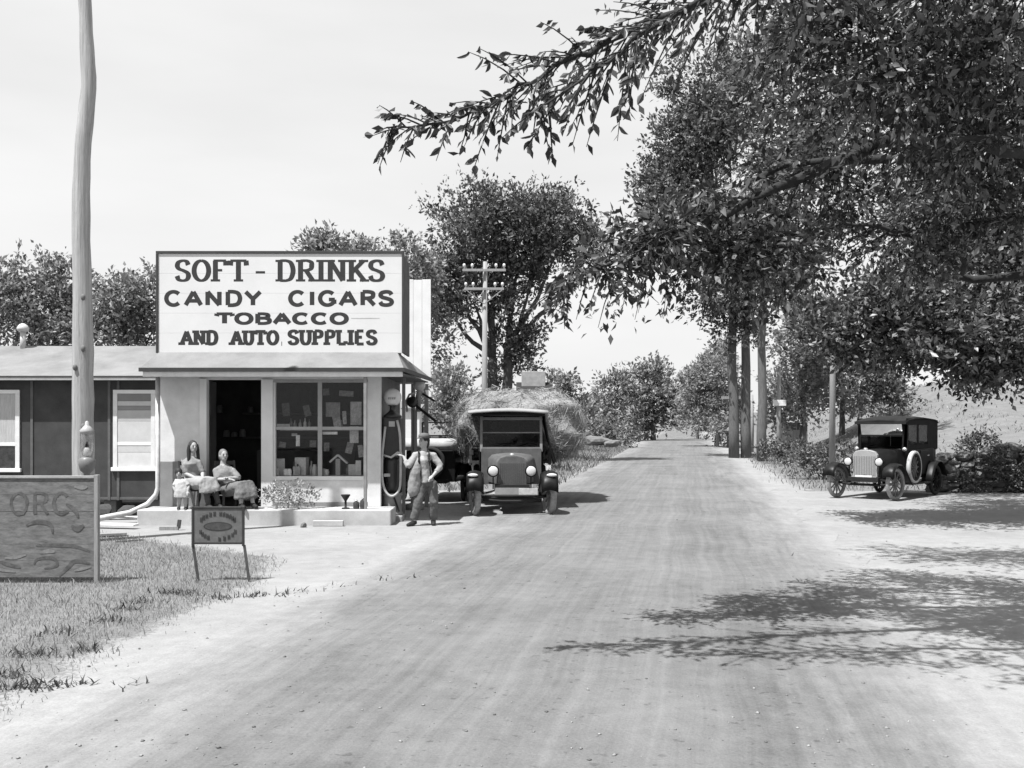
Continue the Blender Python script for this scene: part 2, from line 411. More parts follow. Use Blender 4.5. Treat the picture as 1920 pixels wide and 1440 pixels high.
def ridge(name, Y, pts, depth, m):
    """a far hill: a rounded mound whose skyline passes through pts (px, py) at distance Y"""
    rows = []
    for t in np.linspace(0, 1, 9):
        row = []
        for (px, py) in pts:
            top = P(px, py, Y); z = top.z * math.sin(t * math.pi / 2) if t < 1 else top.z
            row.append(Vector((top.x, Y - depth * (1 - t), z - 0.3)))
        rows.append(row)
    rows.append([Vector((p.x, p.y + depth, -1)) for p in rows[-1]])
    return tag(MB().sheet(rows).build(name, m, smooth=True), kind='structure')
ridge('hills', 420, [(-400, 770), (0, 752), (300, 750), (600, 756), (900, 748), (1040, 744), (1090, 745), (1140, 752), (1200, 762), (1300, 775), (1500, 770), (1900, 740), (2300, 745)], 120, mat('far_hill', 0.12, scale=0.05, fine=1.0, bump=0))

# ------------------------------------------------------------------ roadside store
WHITE = mat('white_paint', 0.62, 0.6, 0.10, 3.0, 0.06)
OFFWHITE = mat('weathered_white_paint', 0.56, 0.7, 0.16, 4.0, 0.10)
GREYPAINT = mat('grey_paint', 0.20, 0.7, 0.2, 4.0, 0.10)
DARKTRIM = mat('dark_trim', 0.035, 0.6, 0.3, 8.0, 0.1)
CONCRETE = mat('concrete', 0.26, 0.9, 0.2, 5.0, 0.25)
TAR = mat('tar_paper', 0.042, 0.85, 0.35, 3.0, 0.2)
ROOFING = mat('roll_roofing', 0.16, 0.9, 0.3, 1.6, 0.3)
DARKWOOD = mat('dark_wood', 0.05, 0.8, 0.35, 5.0, 0.2, (1, 1, 0.2))
GREYWOOD = mat('grey_weathered_wood', 0.22, 0.9, 0.3, 6.0, 0.3, (6, 6, 0.6))
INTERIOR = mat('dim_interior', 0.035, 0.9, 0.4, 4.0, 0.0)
BLACK = mat('black_enamel', 0.012, 0.35, 0.3, 10.0, 0.03, spec=0.5)
BLACKDULL = mat('black_dull', 0.012, 0.8, 0.4, 10.0, 0.1)
GREYMET = mat('grey_metal', 0.30, 0.45, 0.2, 10.0, 0.05, spec=0.5)
GLASS = glassmat('window_glass', 0.0, 0.95)

YW, YE, YP = 17.2, 16.6, 16.5            # wall, eave and porch edge
def WX(px): return XA(px, YW)
def WZ(py): return ZA(py, YW)
XL, XR, YB = WX(300), WX(714), 20.2
DECK = 0.29
store = empty('store_building', ((XL+XR)/2, (YW+YB)/2, 0))
tag(store, 'small white roadside store with open doorway, shop window and sloping eave', 'building')
def sp(name, m, x0, x1, y0, y1, z0, z1, bevel=0.006, par=None):
    o = bx(name, m, None, x0, x1, y0, y1, z0, z1, bevel); o.parent = par or store
    base = par or store
    off = store.location.copy()
    o.matrix_parent_inverse = Matrix.Translation(-off)
    return o
def keep(o, par):
    """parent without moving"""
    o.parent = par
    if par.parent is None: o.matrix_parent_inverse = (Matrix.Translation(par.location) @ par.rotation_euler.to_matrix().to_4x4()).inverted()
    return o
TW = 0.12
sp('porch_slab', mat('pale_concrete', .36, .9, .25, 3, .25), WX(285), WX(742), YP, YW+0.02, -0.05, DECK-0.02, 0.02)
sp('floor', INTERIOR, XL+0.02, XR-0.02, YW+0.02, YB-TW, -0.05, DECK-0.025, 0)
ZT = 2.78
fw = sp('front_wall', OFFWHITE, XL, WX(375), YW, YW+TW, DECK-0.02, ZT)
sp('wainscot', GREYPAINT, XL+0.004, WX(375)-0.004, YW-0.025, YW, DECK-0.02, WZ(865), par=None)
sp('front_wall', OFFWHITE, WX(497), WX(696), YW+0.01, YW+TW, DECK-0.02, WZ(900))
sp('front_wall', OFFWHITE, WX(372), WX(714)-0.01, YW+0.012, YW+TW, WZ(712), ZT)
sp('pilaster', OFFWHITE, WX(690), XR, YW-0.015, YW+TW+.01, DECK-0.02, ZT-0.003)
sp('pilaster', WHITE, WX(490), WX(512), YW-0.02, YW+TW+.01, DECK-0.02, WZ(711))
sp('skirting', GREYPAINT, WX(512), WX(690), YW-0.012, YW+0.01, DECK-0.02, DECK+0.06)
df = sp('door_frame', WHITE, WX(375), WX(388), YW-0.03, YW+TW+.01, DECK-0.02, WZ(712)+.02)
sp('wall', mat('shaded_side_wall', 0.16, 0.8, 0.2, 4, 0.1), XR-TW, XR-0.004, YW+TW, YB, DECK-0.02, ZT)  # right wall: its shade is put into a darker colour than the white front
sp('wall', OFFWHITE, XL+0.004, XL+TW, YW+TW, YB, DECK-0.02, ZT)
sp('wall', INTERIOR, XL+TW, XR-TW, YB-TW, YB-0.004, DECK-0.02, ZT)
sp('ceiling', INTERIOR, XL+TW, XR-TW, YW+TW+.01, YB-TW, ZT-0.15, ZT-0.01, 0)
sp('roof', ROOFING, XL-0.05, XR+0.38, YW+0.01, YB+0.2, ZT+0.004, ZT+0.10)
# shop window
win = sp('shop_window', WHITE, WX(509), WX(690), YW-0.012, YW+0.09, WZ(893), WZ(900), 0.004)
sill = win
def wf(name, m, x0, x1, y0, y1, z0, z1): return sp(name, m, x0, x1, y0, y1, z0, z1, 0.003, par=None)
for (a, b_) in ((512, 516), (683, 690)): 
    o = wf('window_frame', OFFWHITE, WX(a), WX(b_), YW+0.012, YW+0.10, WZ(893), WZ(712)); 
xm = 599
frame_mid = wf('mullion', mat('mullion_paint', 0.30, .7, .2), WX(xm-4), WX(xm+4), YW+0.03, YW+0.08, WZ(893), WZ(716))
wf('mullion', mat('mullion_paint', 0.30), WX(516), WX(683), YW+0.034, YW+0.076, WZ(806), WZ(800))
wf('window_head', mat('mullion_paint', 0.30), WX(512), WX(690), YW+0.006, YW+0.10, WZ(717), WZ(711.5))
for (a, b_) in ((516, xm-4), (xm+4, 683)):
    for (t, u) in ((717, 800), (806, 893)):
        wf('pane', GLASS, WX(a), WX(b_), YW+0.052, YW+0.056, WZ(u), WZ(t)).modifiers.clear()
# sloping eave with hipped end
def eave():
    zi, zo = WZ(659), ZA(690, YE)
    xl_o, xr_o = XA(262, YE), XA(757, YE)
    xl_i, xr_i = WX(300), WX(757)
    yb = 20.0; xb = XA(808, yb)
    MBt = MB()
    t = 0.035
    MBt.poly([(xl_o, YE, zo), (xr_o, YE, zo), (xr_i-0.12, YW, zi), (xl_i, YW, zi)], (0, 0, -t))
    MBt.poly([(xl_i-.002, YW, zi), (xl_i-.002, YB, zi), (xl_o, YB, zo), (xl_o, YE+.004, zo)], (0, 0, -t))
    MBt.poly([(xr_o, YE+.004, zo-.004), (xb, yb, zo-.004), (xb-0.35, yb, zi-.1), (xr_i-0.12, YW+.005, zi-.004)], (0, 0, -t))
    o = MBt.build('eave_roof', ROOFING, None); keep(o, store)
    e = MB().box(xl_o-0.012, xr_o+0.012, YE-0.03, YE-0.002, zo-0.062, zo+0.006)
    e.bar((xr_o+0.008, YE-0.03, zo-0.034), (xb+0.008, yb, zo-0.034), 0.03, 0.075)
    keep(e.build('drip_edge', DARKTRIM, None, bevel=0.004), store)
    keep(MB().box(xl_o+0.05, xr_o-0.02, YE+0.004, YE+0.04, zo-0.15, zo-0.058).build('fascia', OFFWHITE, None, bevel=0.004), store)
    keep(MB().poly([(xl_o+.06, YE+.045, zo-.10), (xr_o-.03, YE+.045, zo-.10), (xb-.05, yb-.05, zo-.10), (XR+.01, yb-.05, zo-.10), (XR+.01, YW-.03, zo-.10), (xl_i-.01, YW-.03, zo-.10), (xl_i-.01, yb, zo-.10), (xl_o+.06, yb, zo-.10)], (0, 0, 0.02)).build('soffit', mat('soffit_boards', 0.14, .8, .25), None), store)
    return zo
ZO = eave()
for px, Yp, w in ((685, 16.66, 0.055), (757, 17.95, 0.06)):
    x = XA(px, Yp); sp('post', mat('post_paint', 0.19, .8, .3), x-w/2, x+w/2, Yp-w/2, Yp+w/2, (DECK-0.02 if px < 700 else -0.02), ZO-0.10, 0.006)
# downspout at the corner, kicking out to the side at its foot
dsx = XA(296, 16.95)
dp = [(dsx, 16.95, ZO-0.1), (dsx, 16.95, 0.62), (dsx-0.03, 16.93, 0.5), (dsx-0.16, 16.88, 0.34), (dsx-0.42, 16.75, 0.2), (dsx-0.85, 16.5, 0.12), (dsx-1.05, 16.4, 0.11)]
keep(MB().tube(dp, [0.042]*4 + [0.046, 0.05, 0.05], 10).build('downspout', mat('tin_pipe', 0.42, .5, .25, 8), None, smooth=True), store)
# dim shelf and counter inside the doorway
sp('counter', DARKWOOD, WX(440), WX(640), YW+1.5, YW+1.9, DECK, DECK+0.95)
sp('shelf', DARKWOOD, WX(380), WX(690), YB-TW-0.35, YB-TW-0.02, 1.45, 1.49)
sp('shelf', DARKWOOD, WX(380), WX(690), YB-TW-0.35, YB-TW-0.02, 1.95, 1.99)
sp('display_shelf', mat('shelf_paint', 0.2, .8, .2), WX(514), WX(686), YW+0.13, YW+0.62, WZ(893)-0.02, WZ(893)+0.006)
sp('display_shelf', mat('shelf_paint', 0.2, .8, .2), WX(514), WX(686), YW+0.42, YW+0.66, WZ(808), WZ(804))

# lettering drawn with strokes ------------------------------------------------
def smooth_path(pts, n=7, closed=False):
    out = []; m = len(pts)
    rng_i = range(m if closed else m - 1)
    for i in rng_i:
        g = (lambda k: pts[k % m]) if closed else (lambda k: pts[max(0, min(m-1, k))])
        p0, p1, p2, p3 = g(i-1), g(i), g(i+1), g(i+2)
        for k in range(n):
            t = k/n
            out.append(tuple(0.5*((2*p1[a]) + (-p0[a]+p2[a])*t + (2*p0[a]-5*p1[a]+4*p2[a]-p3[a])*t*t + (-p0[a]+3*p1[a]-3*p2[a]+p3[a])*t**3) for a in (0, 1)))
    out.append(pts[0] if closed else pts[-1]); return out
def arc(cx, cy, rx, ry, a0, a1, n=26): return [(cx+rx*math.cos(math.radians(a0+(a1-a0)*i/n)), cy+ry*math.sin(math.radians(a0+(a1-a0)*i/n))) for i in range(n+1)]
ST, BOWL = [(.16, 0), (.16, 1)], [(.16, 1), (.55, 1), (.82, .92), (.86, .76), (.8, .6), (.55, .52), (.16, .52)]
GLY = {
 'S': (.78, [smooth_path([(.9, .78), (.78, .95), (.5, 1), (.2, .92), (.1, .74), (.24, .59), (.55, .5), (.83, .39), (.92, .22), (.78, .05), (.48, 0), (.2, .06), (.08, .24)])]),
 'O': (.95, [arc(.5, .5, .44, .5, 90, 450)]), 'F': (.78, [ST, [(.02, 1), (.94, 1)], [(.16, .52), (.66, .52)], [(.92, 1), (.92, .76)]]),
 'T': (.92, [[(.5, 0), (.5, 1)], [(.0, 1), (1., 1)], [(.03, 1), (.0, .76)], [(.97, 1), (1., .76)]]), 'D': (.9, [ST, smooth_path([(.16, 1), (.5, 1), (.8, .88), (.93, .5), (.8, .12), (.5, 0), (.16, 0)])]),
 'R': (.85, [ST, smooth_path(BOWL), [(.5, .52), (.94, 0)]]), 'P': (.8, [ST, smooth_path(BOWL)]), 'I': (.36, [[(.5, 0), (.5, 1)]]),
 'N': (.9, [[(.13, 0), (.13, 1)], [(.13, 1), (.87, 0)], [(.87, 0), (.87, 1)]]), 'K': (.9, [ST, [(.88, 1), (.2, .42)], [(.4, .58), (.94, 0)]]),
 'C': (.9, [arc(.52, .5, .45, .5, 42, 318)]), 'A': (.95, [[(.04, 0), (.5, 1)], [(.5, 1), (.96, 0)], [(.22, .32), (.78, .32)]]),
 'Y': (.9, [[(.04, 1), (.5, .46)], [(.96, 1), (.5, .46)], [(.5, .46), (.5, 0)]]),
 'G': (.95, [arc(.5, .5, .44, .5, 42, 330), [(.58, .42), (.94, .42)], [(.9, .42), (.9, .1)]]),
 'B': (.88, [ST, smooth_path([(.16, 1), (.55, 1), (.8, .9), (.8, .66), (.55, .55), (.16, .55)]), smooth_path([(.16, .55), (.6, .55), (.9, .4), (.88, .12), (.6, 0), (.16, 0)])]),
 'U': (.88, [smooth_path([(.13, 1), (.13, .6), (.14, .3), (.28, .06), (.5, 0), (.72, .06), (.86, .3), (.87, .6), (.87, 1)])]),
 'L': (.75, [ST, [(.16, 0), (.95, 0)], [(.93, 0), (.93, .22)]]), 'E': (.78, [ST, [(.16, 1), (.88, 1)], [(.16, .52), (.72, .52)], [(.16, 0), (.9, 0)]]),
 '-': (.5, [[(.1, .46), (.9, .46)]]), '.': (.3, [[(.4, .02), (.6, .02)]]),
}
SER = {'S': [], 'O': [], 'F': [(.16, 0)], 'T': [(.5, 0)], 'D': [(.16, 0), (.16, 1)], 'R': [(.16, 0), (.16, 1), (.94, 0)], 'I': [(.5, 0), (.5, 1)], 'N': [(.13, 0), (.13, 1), (.87, 1)],
       'K': [(.16, 0), (.16, 1), (.94, 0), (.88, 1)], 'A': [(.04, 0), (.96, 0)], 'P': [(.16, 0)], 'U': [(.13, 1), (.87, 1)], 'E': [], 'L': [(.16, 1)]}
def word(mb, text, x0, x1, y0, y1, place, thick, thin, serif=0.0, gap=0.16, jit=0.0, lr=random.Random(5)):
    """strokes for one word inside the box; place(x, y, k) -> 3D point k layers off the board"""
    ws = [GLY[c][0] if c in GLY else .5 for c in text]; tot = sum(ws) + gap*(len(text)-1); sc = (x1-x0)/tot; hh = y1-y0; x = x0; layer = 0
    for c, w in zip(text, ws):
        if c in GLY:
            wd = w*sc
            def pt(p): 
                hy = 0.5*thin/abs(hh)
                return (x + wd*p[0], y0 + hh*(hy + p[1]*(1-2*hy)) + 0)
            for strk in GLY[c][1]:
                q = [pt(p) for p in strk]; L, R = [], []
                for i, p in enumerate(q):
                    a, b_ = q[max(0, i-1)], q[min(len(q)-1, i+1)]; dx, dy = b_[0]-a[0], b_[1]-a[1]; m_ = math.hypot(dx, dy) or 1
                    dx, dy = dx/m_, dy/m_; tw = (thin + (thick-thin)*abs(dy)**1.3)/2 * (1 + jit*lr.uniform(-1, 1))
                    if c == '.' : tw = thick/2
                    L.append((p[0]-dy*tw, p[1]+dx*tw)); R.append((p[0]+dy*tw, p[1]-dx*tw))
                layer += 1
                mb.sheet([[place(a[0], a[1], layer), place(b_[0], b_[1], layer)] for a, b_ in zip(L, R)])
            if serif:
                for p in SER.get(c, []):
                    s_ = pt(p); e = thick*(0.5+serif); h_ = thin*0.9; yy = s_[1] + (0.1*thin if p[1] > .5 else -0.1*thin); layer += 1
                    mb.sheet([[place(s_[0]-e, yy-h_/2, layer), place(s_[0]-e, yy+h_/2, layer)], [place(s_[0]+e, yy-h_/2, layer), place(s_[0]+e, yy+h_/2, layer)]])
        x += (w+gap)*sc

# rooftop billboard ------------------------------------------------------------
bb = empty('billboard', (WX(525), YW, WZ(659)))
tag(bb, 'large white rooftop board lettered SOFT - DRINKS, CANDY, CIGARS, TOBACCO', 'sign')
INK = mat('sign_ink', 0.025, .7, .35, 12, .02)
def bk(o): return keep(o, bb)
SIGNW = mat('signboard_white', 0.55, .65, .07, 1.5, .04)
x0, x1, z0, z1 = WX(298), WX(754), WZ(660)-0.02, WZ(476)
nb = 5
for i in range(nb):
    a = z0 + (z1-z0)*i/nb; b_ = z0 + (z1-z0)*(i+1)/nb
    bk(MB().box(x0, x1, YW-0.03, YW-0.004, a+0.0008, b_-0.0008).build('board', SIGNW, None, bevel=0.002))
fr = MB()
fr.box(x0-0.04, x1+0.04, YW-0.05, YW+0.02, z1, z1+0.045); fr.box(x0-0.04, x0, YW-0.05, YW+0.02, z0, z1-.001)
fr.box(x1, x1+0.04, YW-0.05, YW+0.02, z0, z1-.001)
bk(fr.build('frame', DARKTRIM, None, bevel=0.004))
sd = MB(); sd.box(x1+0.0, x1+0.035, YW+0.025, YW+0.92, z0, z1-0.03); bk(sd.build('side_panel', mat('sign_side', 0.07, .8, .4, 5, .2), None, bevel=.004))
for px in (330, 420, 525, 630, 735):
    bk(MB().bar((WX(px), YW+0.03, z1-0.1), (WX(px), YW+1.3, ZT+0.1), 0.06).build('brace', GREYWOOD, None))
def lp(px, py, k): return Vector((WX(px), YW-0.0305-0.00007*k, WZ(py)))
def sign_line(words, kw):
    for (t, a, b_, top, bot) in words:
        mb = MB(); word(mb, t, a, b_, bot, top, lp, **kw); bk(mb.build('lettering', INK, None))
sign_line([('SOFT', 331, 463, 487, 529), ('-', 478, 500, 493, 527), ('DRINKS', 521, 720, 487, 529)], dict(thick=9.6, thin=4.6, serif=0.42, gap=0.2))
sign_line([('CANDY', 311, 490, 544, 576), ('CIGARS', 543, 737, 544, 576)], dict(thick=8.6, thin=7.0, gap=0.22))
sign_line([('TOBACCO', 407, 652, 586, 609.5)], dict(thick=9.5, thin=5.6, gap=0.18))
sign_line([('AND', 341, 408, 619, 648), ('AUTO.', 435, 532, 619, 648), ('SUPPLIES', 542, 706, 618, 648)], dict(thick=8.0, thin=5.6, serif=0.3, gap=0.2))
ln = MB(); ln.box(WX(659), WX(712), YW-0.0315, YW-0.0305, WZ(598), WZ(596.4)); bk(ln.build('faint_stroke', mat('faded_ink', 0.35, .7, .2), None))

rb = empty('side_signboard', (XA(790, 20.3), 20.3, 2.8))
tag(rb, 'plain white upright board rising behind the store eave beside the billboard', 'sign')
for i in range(4):
    a, b_ = XA(742, 20.3), XA(808, 20.3); w = (b_-a)/4
    keep(MB().box(a+w*i+.002, a+w*(i+1)-.002, 20.28, 20.31, 2.60, ZA(525, 20.3)+0.01*(i % 2)).build('board', WHITE, None, bevel=0.003), rb)
kb = MB(); kb.bar((XA(775, 20.4), 20.36, 0.0), (XA(775, 20.4), 20.36, 4.6), 0.08); kb.bar((XA(800, 20.4), 20.36, 0.0), (XA(800, 20.4), 20.36, 4.6), 0.08)
keep(kb.build('post', GREYWOOD, None), rb)

# ------------------------------------------------------------------ long low shed
YS = 18.3
shed = empty('tar_paper_shed', (XA(150, YS), YS+1.5, 0)); tag(shed, 'long low shed with dark tar paper walls and grey roof', 'shed')
def sk(o): return keep(o, shed)
sx0, sx1 = XA(-260, YS), XA(296, YS)
def SX(px): return XA(px, YS)
def SZ(py): return ZA(py, YS)
wz0, wz1 = SZ(938), SZ(712)
sk(MB().box(sx0, sx1, YS, YS+0.1, wz0, wz1).build('wall', TAR, None))
sk(MB().box(sx0, sx0+.1, YS+.1, YS+3.4, wz0, wz1).build('wall', TAR, None)); sk(MB().box(sx1-.1, sx1, YS+.1, YS+3.4, wz0, wz1).build('wall', TAR, None))
sk(MB().box(sx0, sx1, YS+3.4, YS+3.5, wz0, wz1).build('wall', TAR, None))
zr, ze = ZA(652, YS+1.7), ZA(708, YS-0.22)
sk(MB().poly([(sx0-.2, YS-.22, ze), (sx1+.05, YS-.22, ze), (sx1+.05, YS+1.75, zr), (sx0-.2, YS+1.75, zr)], (0, 0, .04)).build('roof', ROOFING, None))
sk(MB().poly([(sx0-.2, YS+1.752, zr), (sx1+.05, YS+1.752, zr), (sx1+.05, YS+3.7, ze), (sx0-.2, YS+3.7, ze)], (0, 0, .04)).build('roof', ROOFING, None))
sk(MB().box(sx0-.2, sx1+.05, YS-.245, YS-.222, ze-.05, ze+.045).build('fascia', mat('fascia_grey', 0.30, .8, .2), None, bevel=.004))
sk(MB().box(sx0-.2, sx1+.05, YS-.252, YS-.246, ze+.005, ze+.03).build('drip_edge', DARKTRIM, None))
for px in (-150, -60, 60, 137, 205, 222):
    sk(bx('batten', mat('batten', 0.09, .8, .3), None, SX(px)-.025, SX(px)+.025, YS-.018, YS, wz0, wz1-.02, .003))
seam = sk(bx('batten', mat('batten', 0.09), None, sx0, sx1, YS-.010, YS, wz0+.01, wz0+.06, .003))
for px in (-200, -60, 60, 200, 285): sk(bx('pier', mat('pier_block', .12), None, SX(px)-.12, SX(px)+.12, YS+.15, YS+.45, -.02, wz0, .01))
for k, (a, b_, t, u) in enumerate(((-52, 38, 731, 885), (213, 292, 731, 883))):
    w_ = sk(MB().box(SX(a), SX(b_), YS-.035, YS-.005, SZ(t+7), SZ(t)).build('window', WHITE, None, bevel=.004))
    def wk(o): o.parent = w_; return o
    wk(bx('sill', WHITE, None, SX(a)-.03, SX(b_)+.03, YS-.06, YS-.005, SZ(u), SZ(u-7), .004))
    for e in (a, b_-8): wk(bx('frame', OFFWHITE, None, SX(e), SX(e+8), YS-.034, YS-.004, SZ(u-7), SZ(t+7), .004))
    wk(bx('sash_rail', WHITE, None, SX(a+8), SX(b_-8), YS-.028, YS-.006, SZ((t+u)/2+28), SZ((t+u)/2+22), .003))
    if k == 0:
        wk(bx('curtain', mat('curtain_cloth', .36, .9, .25, 9, .3, (8, 1, .5)), None, SX(a+8), SX(b_-8), YS-.012, YS-.005, SZ((t+u)/2+22), SZ(t+7), 0))
        wk(bx('backing', mat('window_dark', .06, .5, .8, 9), None, SX(a+8), SX(b_-8), YS-.012, YS-.005, SZ(u-7), SZ((t+u)/2+28), 0))
        wk(bx('pane', GLASS, None, SX(a+8), SX(b_-8), YS-.020, YS-.017, SZ(u-7), SZ((t+u)/2+28), 0))
    else:
        zt, zb = t+7, u-7
        for i, (c0, c1, v) in enumerate(((0, 14, .17), (14, 23, .42), (23, 31, .20), (31, 52, .36), (52, 110, .44), (110, 140, .5))):
            wk(bx('shutter_board', mat('shutter_%d' % i, v, .8, .12, 5, .1), None, SX(a+8), SX(b_-8), YS-.022+.002*(i % 2), YS-.005, SZ(min(zt+c1, zb))+.002, SZ(zt+c0)-.002, .003))
stove = empty('stove_pipe', (XA(43, YS+1.6), YS+1.6, zr-.1)); tag(stove, 'pale metal stove pipe with flared cap on the shed roof', 'pipe')
sx = XA(43, YS+1.6)
MB().lathe([(.055, 0), (.055, ZA(622, YS+1.6)-zr+.1)], (0, 0, 0)).build('pipe', mat('galvanised', .42, .5, .2), stove, smooth=True)
hcap = ZA(622, YS+1.6)-zr+.1
MB().lathe([(.06, hcap), (.11, hcap+.02), (.12, hcap+.07), (.09, hcap+.13), (.03, hcap+.17)], (0, 0, 0)).build('cap', mat('galvanised', .42), stove, smooth=True)

# ------------------------------------------------------------------ crooked pole, lantern, roadside boards
YPO = 14.2
pole = empty('telephone_pole', (XA(157, YPO), YPO, 0)); tag(pole, 'tall crooked pale wooden pole beside the tar paper shed', 'pole')
cl = [(157, 1020, 40), (157, 895, 39), (156.5, 820, 38.5), (156, 750, 38), (155.5, 660, 37), (154, 560, 35), (152.5, 450, 33), (152.5, 360, 31), (154, 300, 30), (160, 230, 29), (166.5, 165, 27), (165, 120, 26), (161, 60, 24), (159, 0, 23), (156, -120, 21), (155, -260, 19), (154, -380, 17)]
pts = []; rad = []
for i in range(len(cl)-1):
    for t in (0, .5):
        a = [cl[i][k]*(1-t)+cl[i+1][k]*t for k in range(3)]
        p = P(a[0]+rnd.uniform(-.9, .9), a[1], YPO); pts.append(p); rad.append(a[2]/2/F*YPO*rnd.uniform(.96, 1.04))
pts[0].z = -0.1
BARK = mat('bare_pole_wood', 0.30, .85, .42, 9, .7, (3, 3, .10))
keep(MB().tube(pts, rad, 16).build('shaft', BARK, None, smooth=True), pole)
for py, s_ in ((655, 1), (690, -1), (560, 1), (800, 1)):
    q = P(157, py, YPO); keep(MB().ell((q.x + .06*s_, YPO-.155, q.z), (.035, .03, .05), 8, 6).build('knot', mat('knot', .12), None, smooth=True), pole)

YL = 13.85
lan = empty('oil_lantern', (XA(163, YL), YL, ZA(897, YL))); tag(lan, 'glass oil lantern fixed to the foot of the crooked pole', 'lantern')
def lz(py): return ZA(py, YL)-ZA(897, YL)
LM = mat('lantern_metal', .30, .5, .25)
MB().lathe([(.05, 0), (.05, lz(888)), (.11, lz(882)), (.135, lz(872)), (.135, lz(861)), (.06, lz(856))], (0, 0, 0)).build('font', mat('lantern_font', .14, .4, .2), lan, smooth=True)
MB().lathe([(.03, lz(856)), (.055, lz(852)), (.052, lz(843)), (.03, lz(839))], (0, 0, 0)).build('burner', WHITE, lan, smooth=True)
MB().lathe([(.035, lz(838)), (.02, lz(832)), (.016, lz(828))], (0, 0, 0), n=12).build('wick_tube', BLACKDULL, lan, smooth=True)
MB().lathe([(.06, lz(855)), (.10, lz(845)), (.105, lz(828)), (.095, lz(814))], (0, 0, 0)).build('glass_chimney', glassmat('lantern_glass', .2, .85), lan, smooth=True)
MB().lathe([(.11, lz(813)), (.115, lz(807)), (.06, lz(800)), (.035, lz(797)), (.03, lz(791)), (.005, lz(789))], (0, 0, 0)).build('cap', LM, lan, smooth=True)
hb = MB()
for s_ in (-1, 1): hb.tube([(s_*.115, 0, lz(870)), (s_*.125, 0, lz(840)), (s_*.118, 0, lz(810))], .008, 6)
hb.bar((0, .05, lz(862)), (0, .22, lz(862)), .03); hb.bar((0, .05, lz(806)), (0, .22, lz(806)), .03)
hb.build('bracket', LM, lan); lan.scale = (.85, .85, 1)

YG = 10.45
big = empty('faded_signboard', (XA(60, YG), YG, 0)); tag(big, 'broad weathered signboard with faded paint standing in the grass', 'sign')
def gk(o): return keep(o, big)
FADED = mat('faded_board', 0.125, .9, .5, 14, .12, (.5, 1, 1.6)); FADED2 = mat('faded_board_edge', .26, .9, .25, 4, .3)
bz1, bz0 = ZA(897, YG), 0.06; bx0, bx1 = XA(-260, YG), XA(178, YG); nbd = 6
for i in range(nbd):
    a, b_ = bz0+(bz1-bz0)*i/nbd, bz0+(bz1-bz0)*(i+1)/nbd
    gk(MB().box(bx0, bx1, YG-.012+.002*rnd.uniform(-1, 1), YG+.012, a+.0012, b_-.0012).build('plank', FADED, None, bevel=.002))
gk(bx('top_rail', FADED2, None, bx0, bx1, YG-.025, YG+.02, bz1+.0005, bz1+.03, .004))
gk(bx('post', GREYWOOD, None, bx1+.0005, bx1+.045, YG-.03, YG+.03, -.1, bz1+.04, .005)); gk(bx('post', GREYWOOD, None, bx0-.045, bx0-.0005, YG-.03, YG+.03, -.1, bz1+.04, .005))
gp = mat('ghost_lettering', .08, .9, .5, 14, 0); gp2 = mat('ghost_lettering_pale', .16, .9, .4, 14, 0)
def gp_(px, py, k): return Vector((XA(px, YG), YG-.0143-.0001*k, ZA(py, YG)))
for t_, a, b_ in (('ORC', 20, 132), ('O', -60, 0)):
    gl_ = MB(); word(gl_, t_, a, b_, 966, 922, gp_, thick=7, thin=5, gap=.22, jit=.3); gk(gl_.build('faded_lettering', gp, None))
def swash(m, pts, w, k):
    mb = MB()
    q = smooth_path(pts, 6); rows = []
    for i, p in enumerate(q):
        a, b_ = q[max(0, i-1)], q[min(len(q)-1, i+1)]; dx, dy = b_[0]-a[0], b_[1]-a[1]; m_ = math.hypot(dx, dy) or 1; tw = w*(.35+.65*math.sin(math.pi*i/(len(q)-1)))
        rows.append([gp_(p[0]-dy/m_*tw, p[1]+dx/m_*tw, k), gp_(p[0]+dy/m_*tw, p[1]-dx/m_*tw, k)])
    mb.sheet(rows); gk(mb.build('faded_scroll' if m is gp else 'worn_patch', m, None))
swash(gp, [(112, 1080), (130, 1062), (142, 1052), (170, 1056)], 4, 2); swash(gp, [(65, 1058), (72, 1048), (100, 1046), (108, 1060), (84, 1066)], 3, 3)
swash(gp, [(68, 1023), (100, 1022), (140, 1024), (170, 1034)], 3.5, 4); swash(gp, [(0, 1052), (16, 1058), (40, 1064)], 3.5, 5); swash(gp, [(50, 985), (70, 978), (95, 983), (100, 1000)], 4, 6)
swash(gp, [(135, 985), (146, 992), (158, 984)], 5, 7); swash(gp, [(125, 945), (140, 955), (148, 970)], 4, 8)
swash(gp2, [(10, 1046), (30, 1045), (50, 1040)], 3, 9); swash(gp2, [(76, 1036), (92, 1033), (104, 1034)], 4, 10); swash(gp2, [(140, 912), (155, 914), (165, 912)], 4, 11); swash(gp2, [(-20, 1066), (5, 1068), (30, 1072)], 3, 12); swash(gp2, [(140, 1070), (155, 1066), (172, 1062)], 3, 13)

YA = 10.55
sg = empty('sandwich_sign', (XA(410, YA), YA, 0)); tag(sg, 'small dark metal roadside sign with oval emblem on two legs', 'sign')
def ak(o): return keep(o, sg)
PL = mat('sign_plate', .10, .6, .3, 9, .1); PD = mat('sign_plate_dark', .03, .6, .3, 9, .05); PM = mat('sign_plate_mid', .05, .6, .4, 20, .05)
ax0, ax1, az0, az1 = XA(364, YA), XA(454, YA), ZA(1016, YA), ZA(954, YA)
ak(MB().box(ax0, ax1, YA-.006, YA+.006, az0, az1).build('plate', PL, None))
f_ = MB(); w = .026
f_.box(ax0-w, ax0, YA-.015, YA+.015, az0-w-.03, az1+w); f_.box(ax1, ax1+w, YA-.015, YA+.015, az0-w-.02, az1+w)
f_.box(ax0, ax1, YA-.014, YA+.014, az1, az1+w-.001); f_.box(ax0, ax1, YA-.014, YA+.014, az0-w, az0)
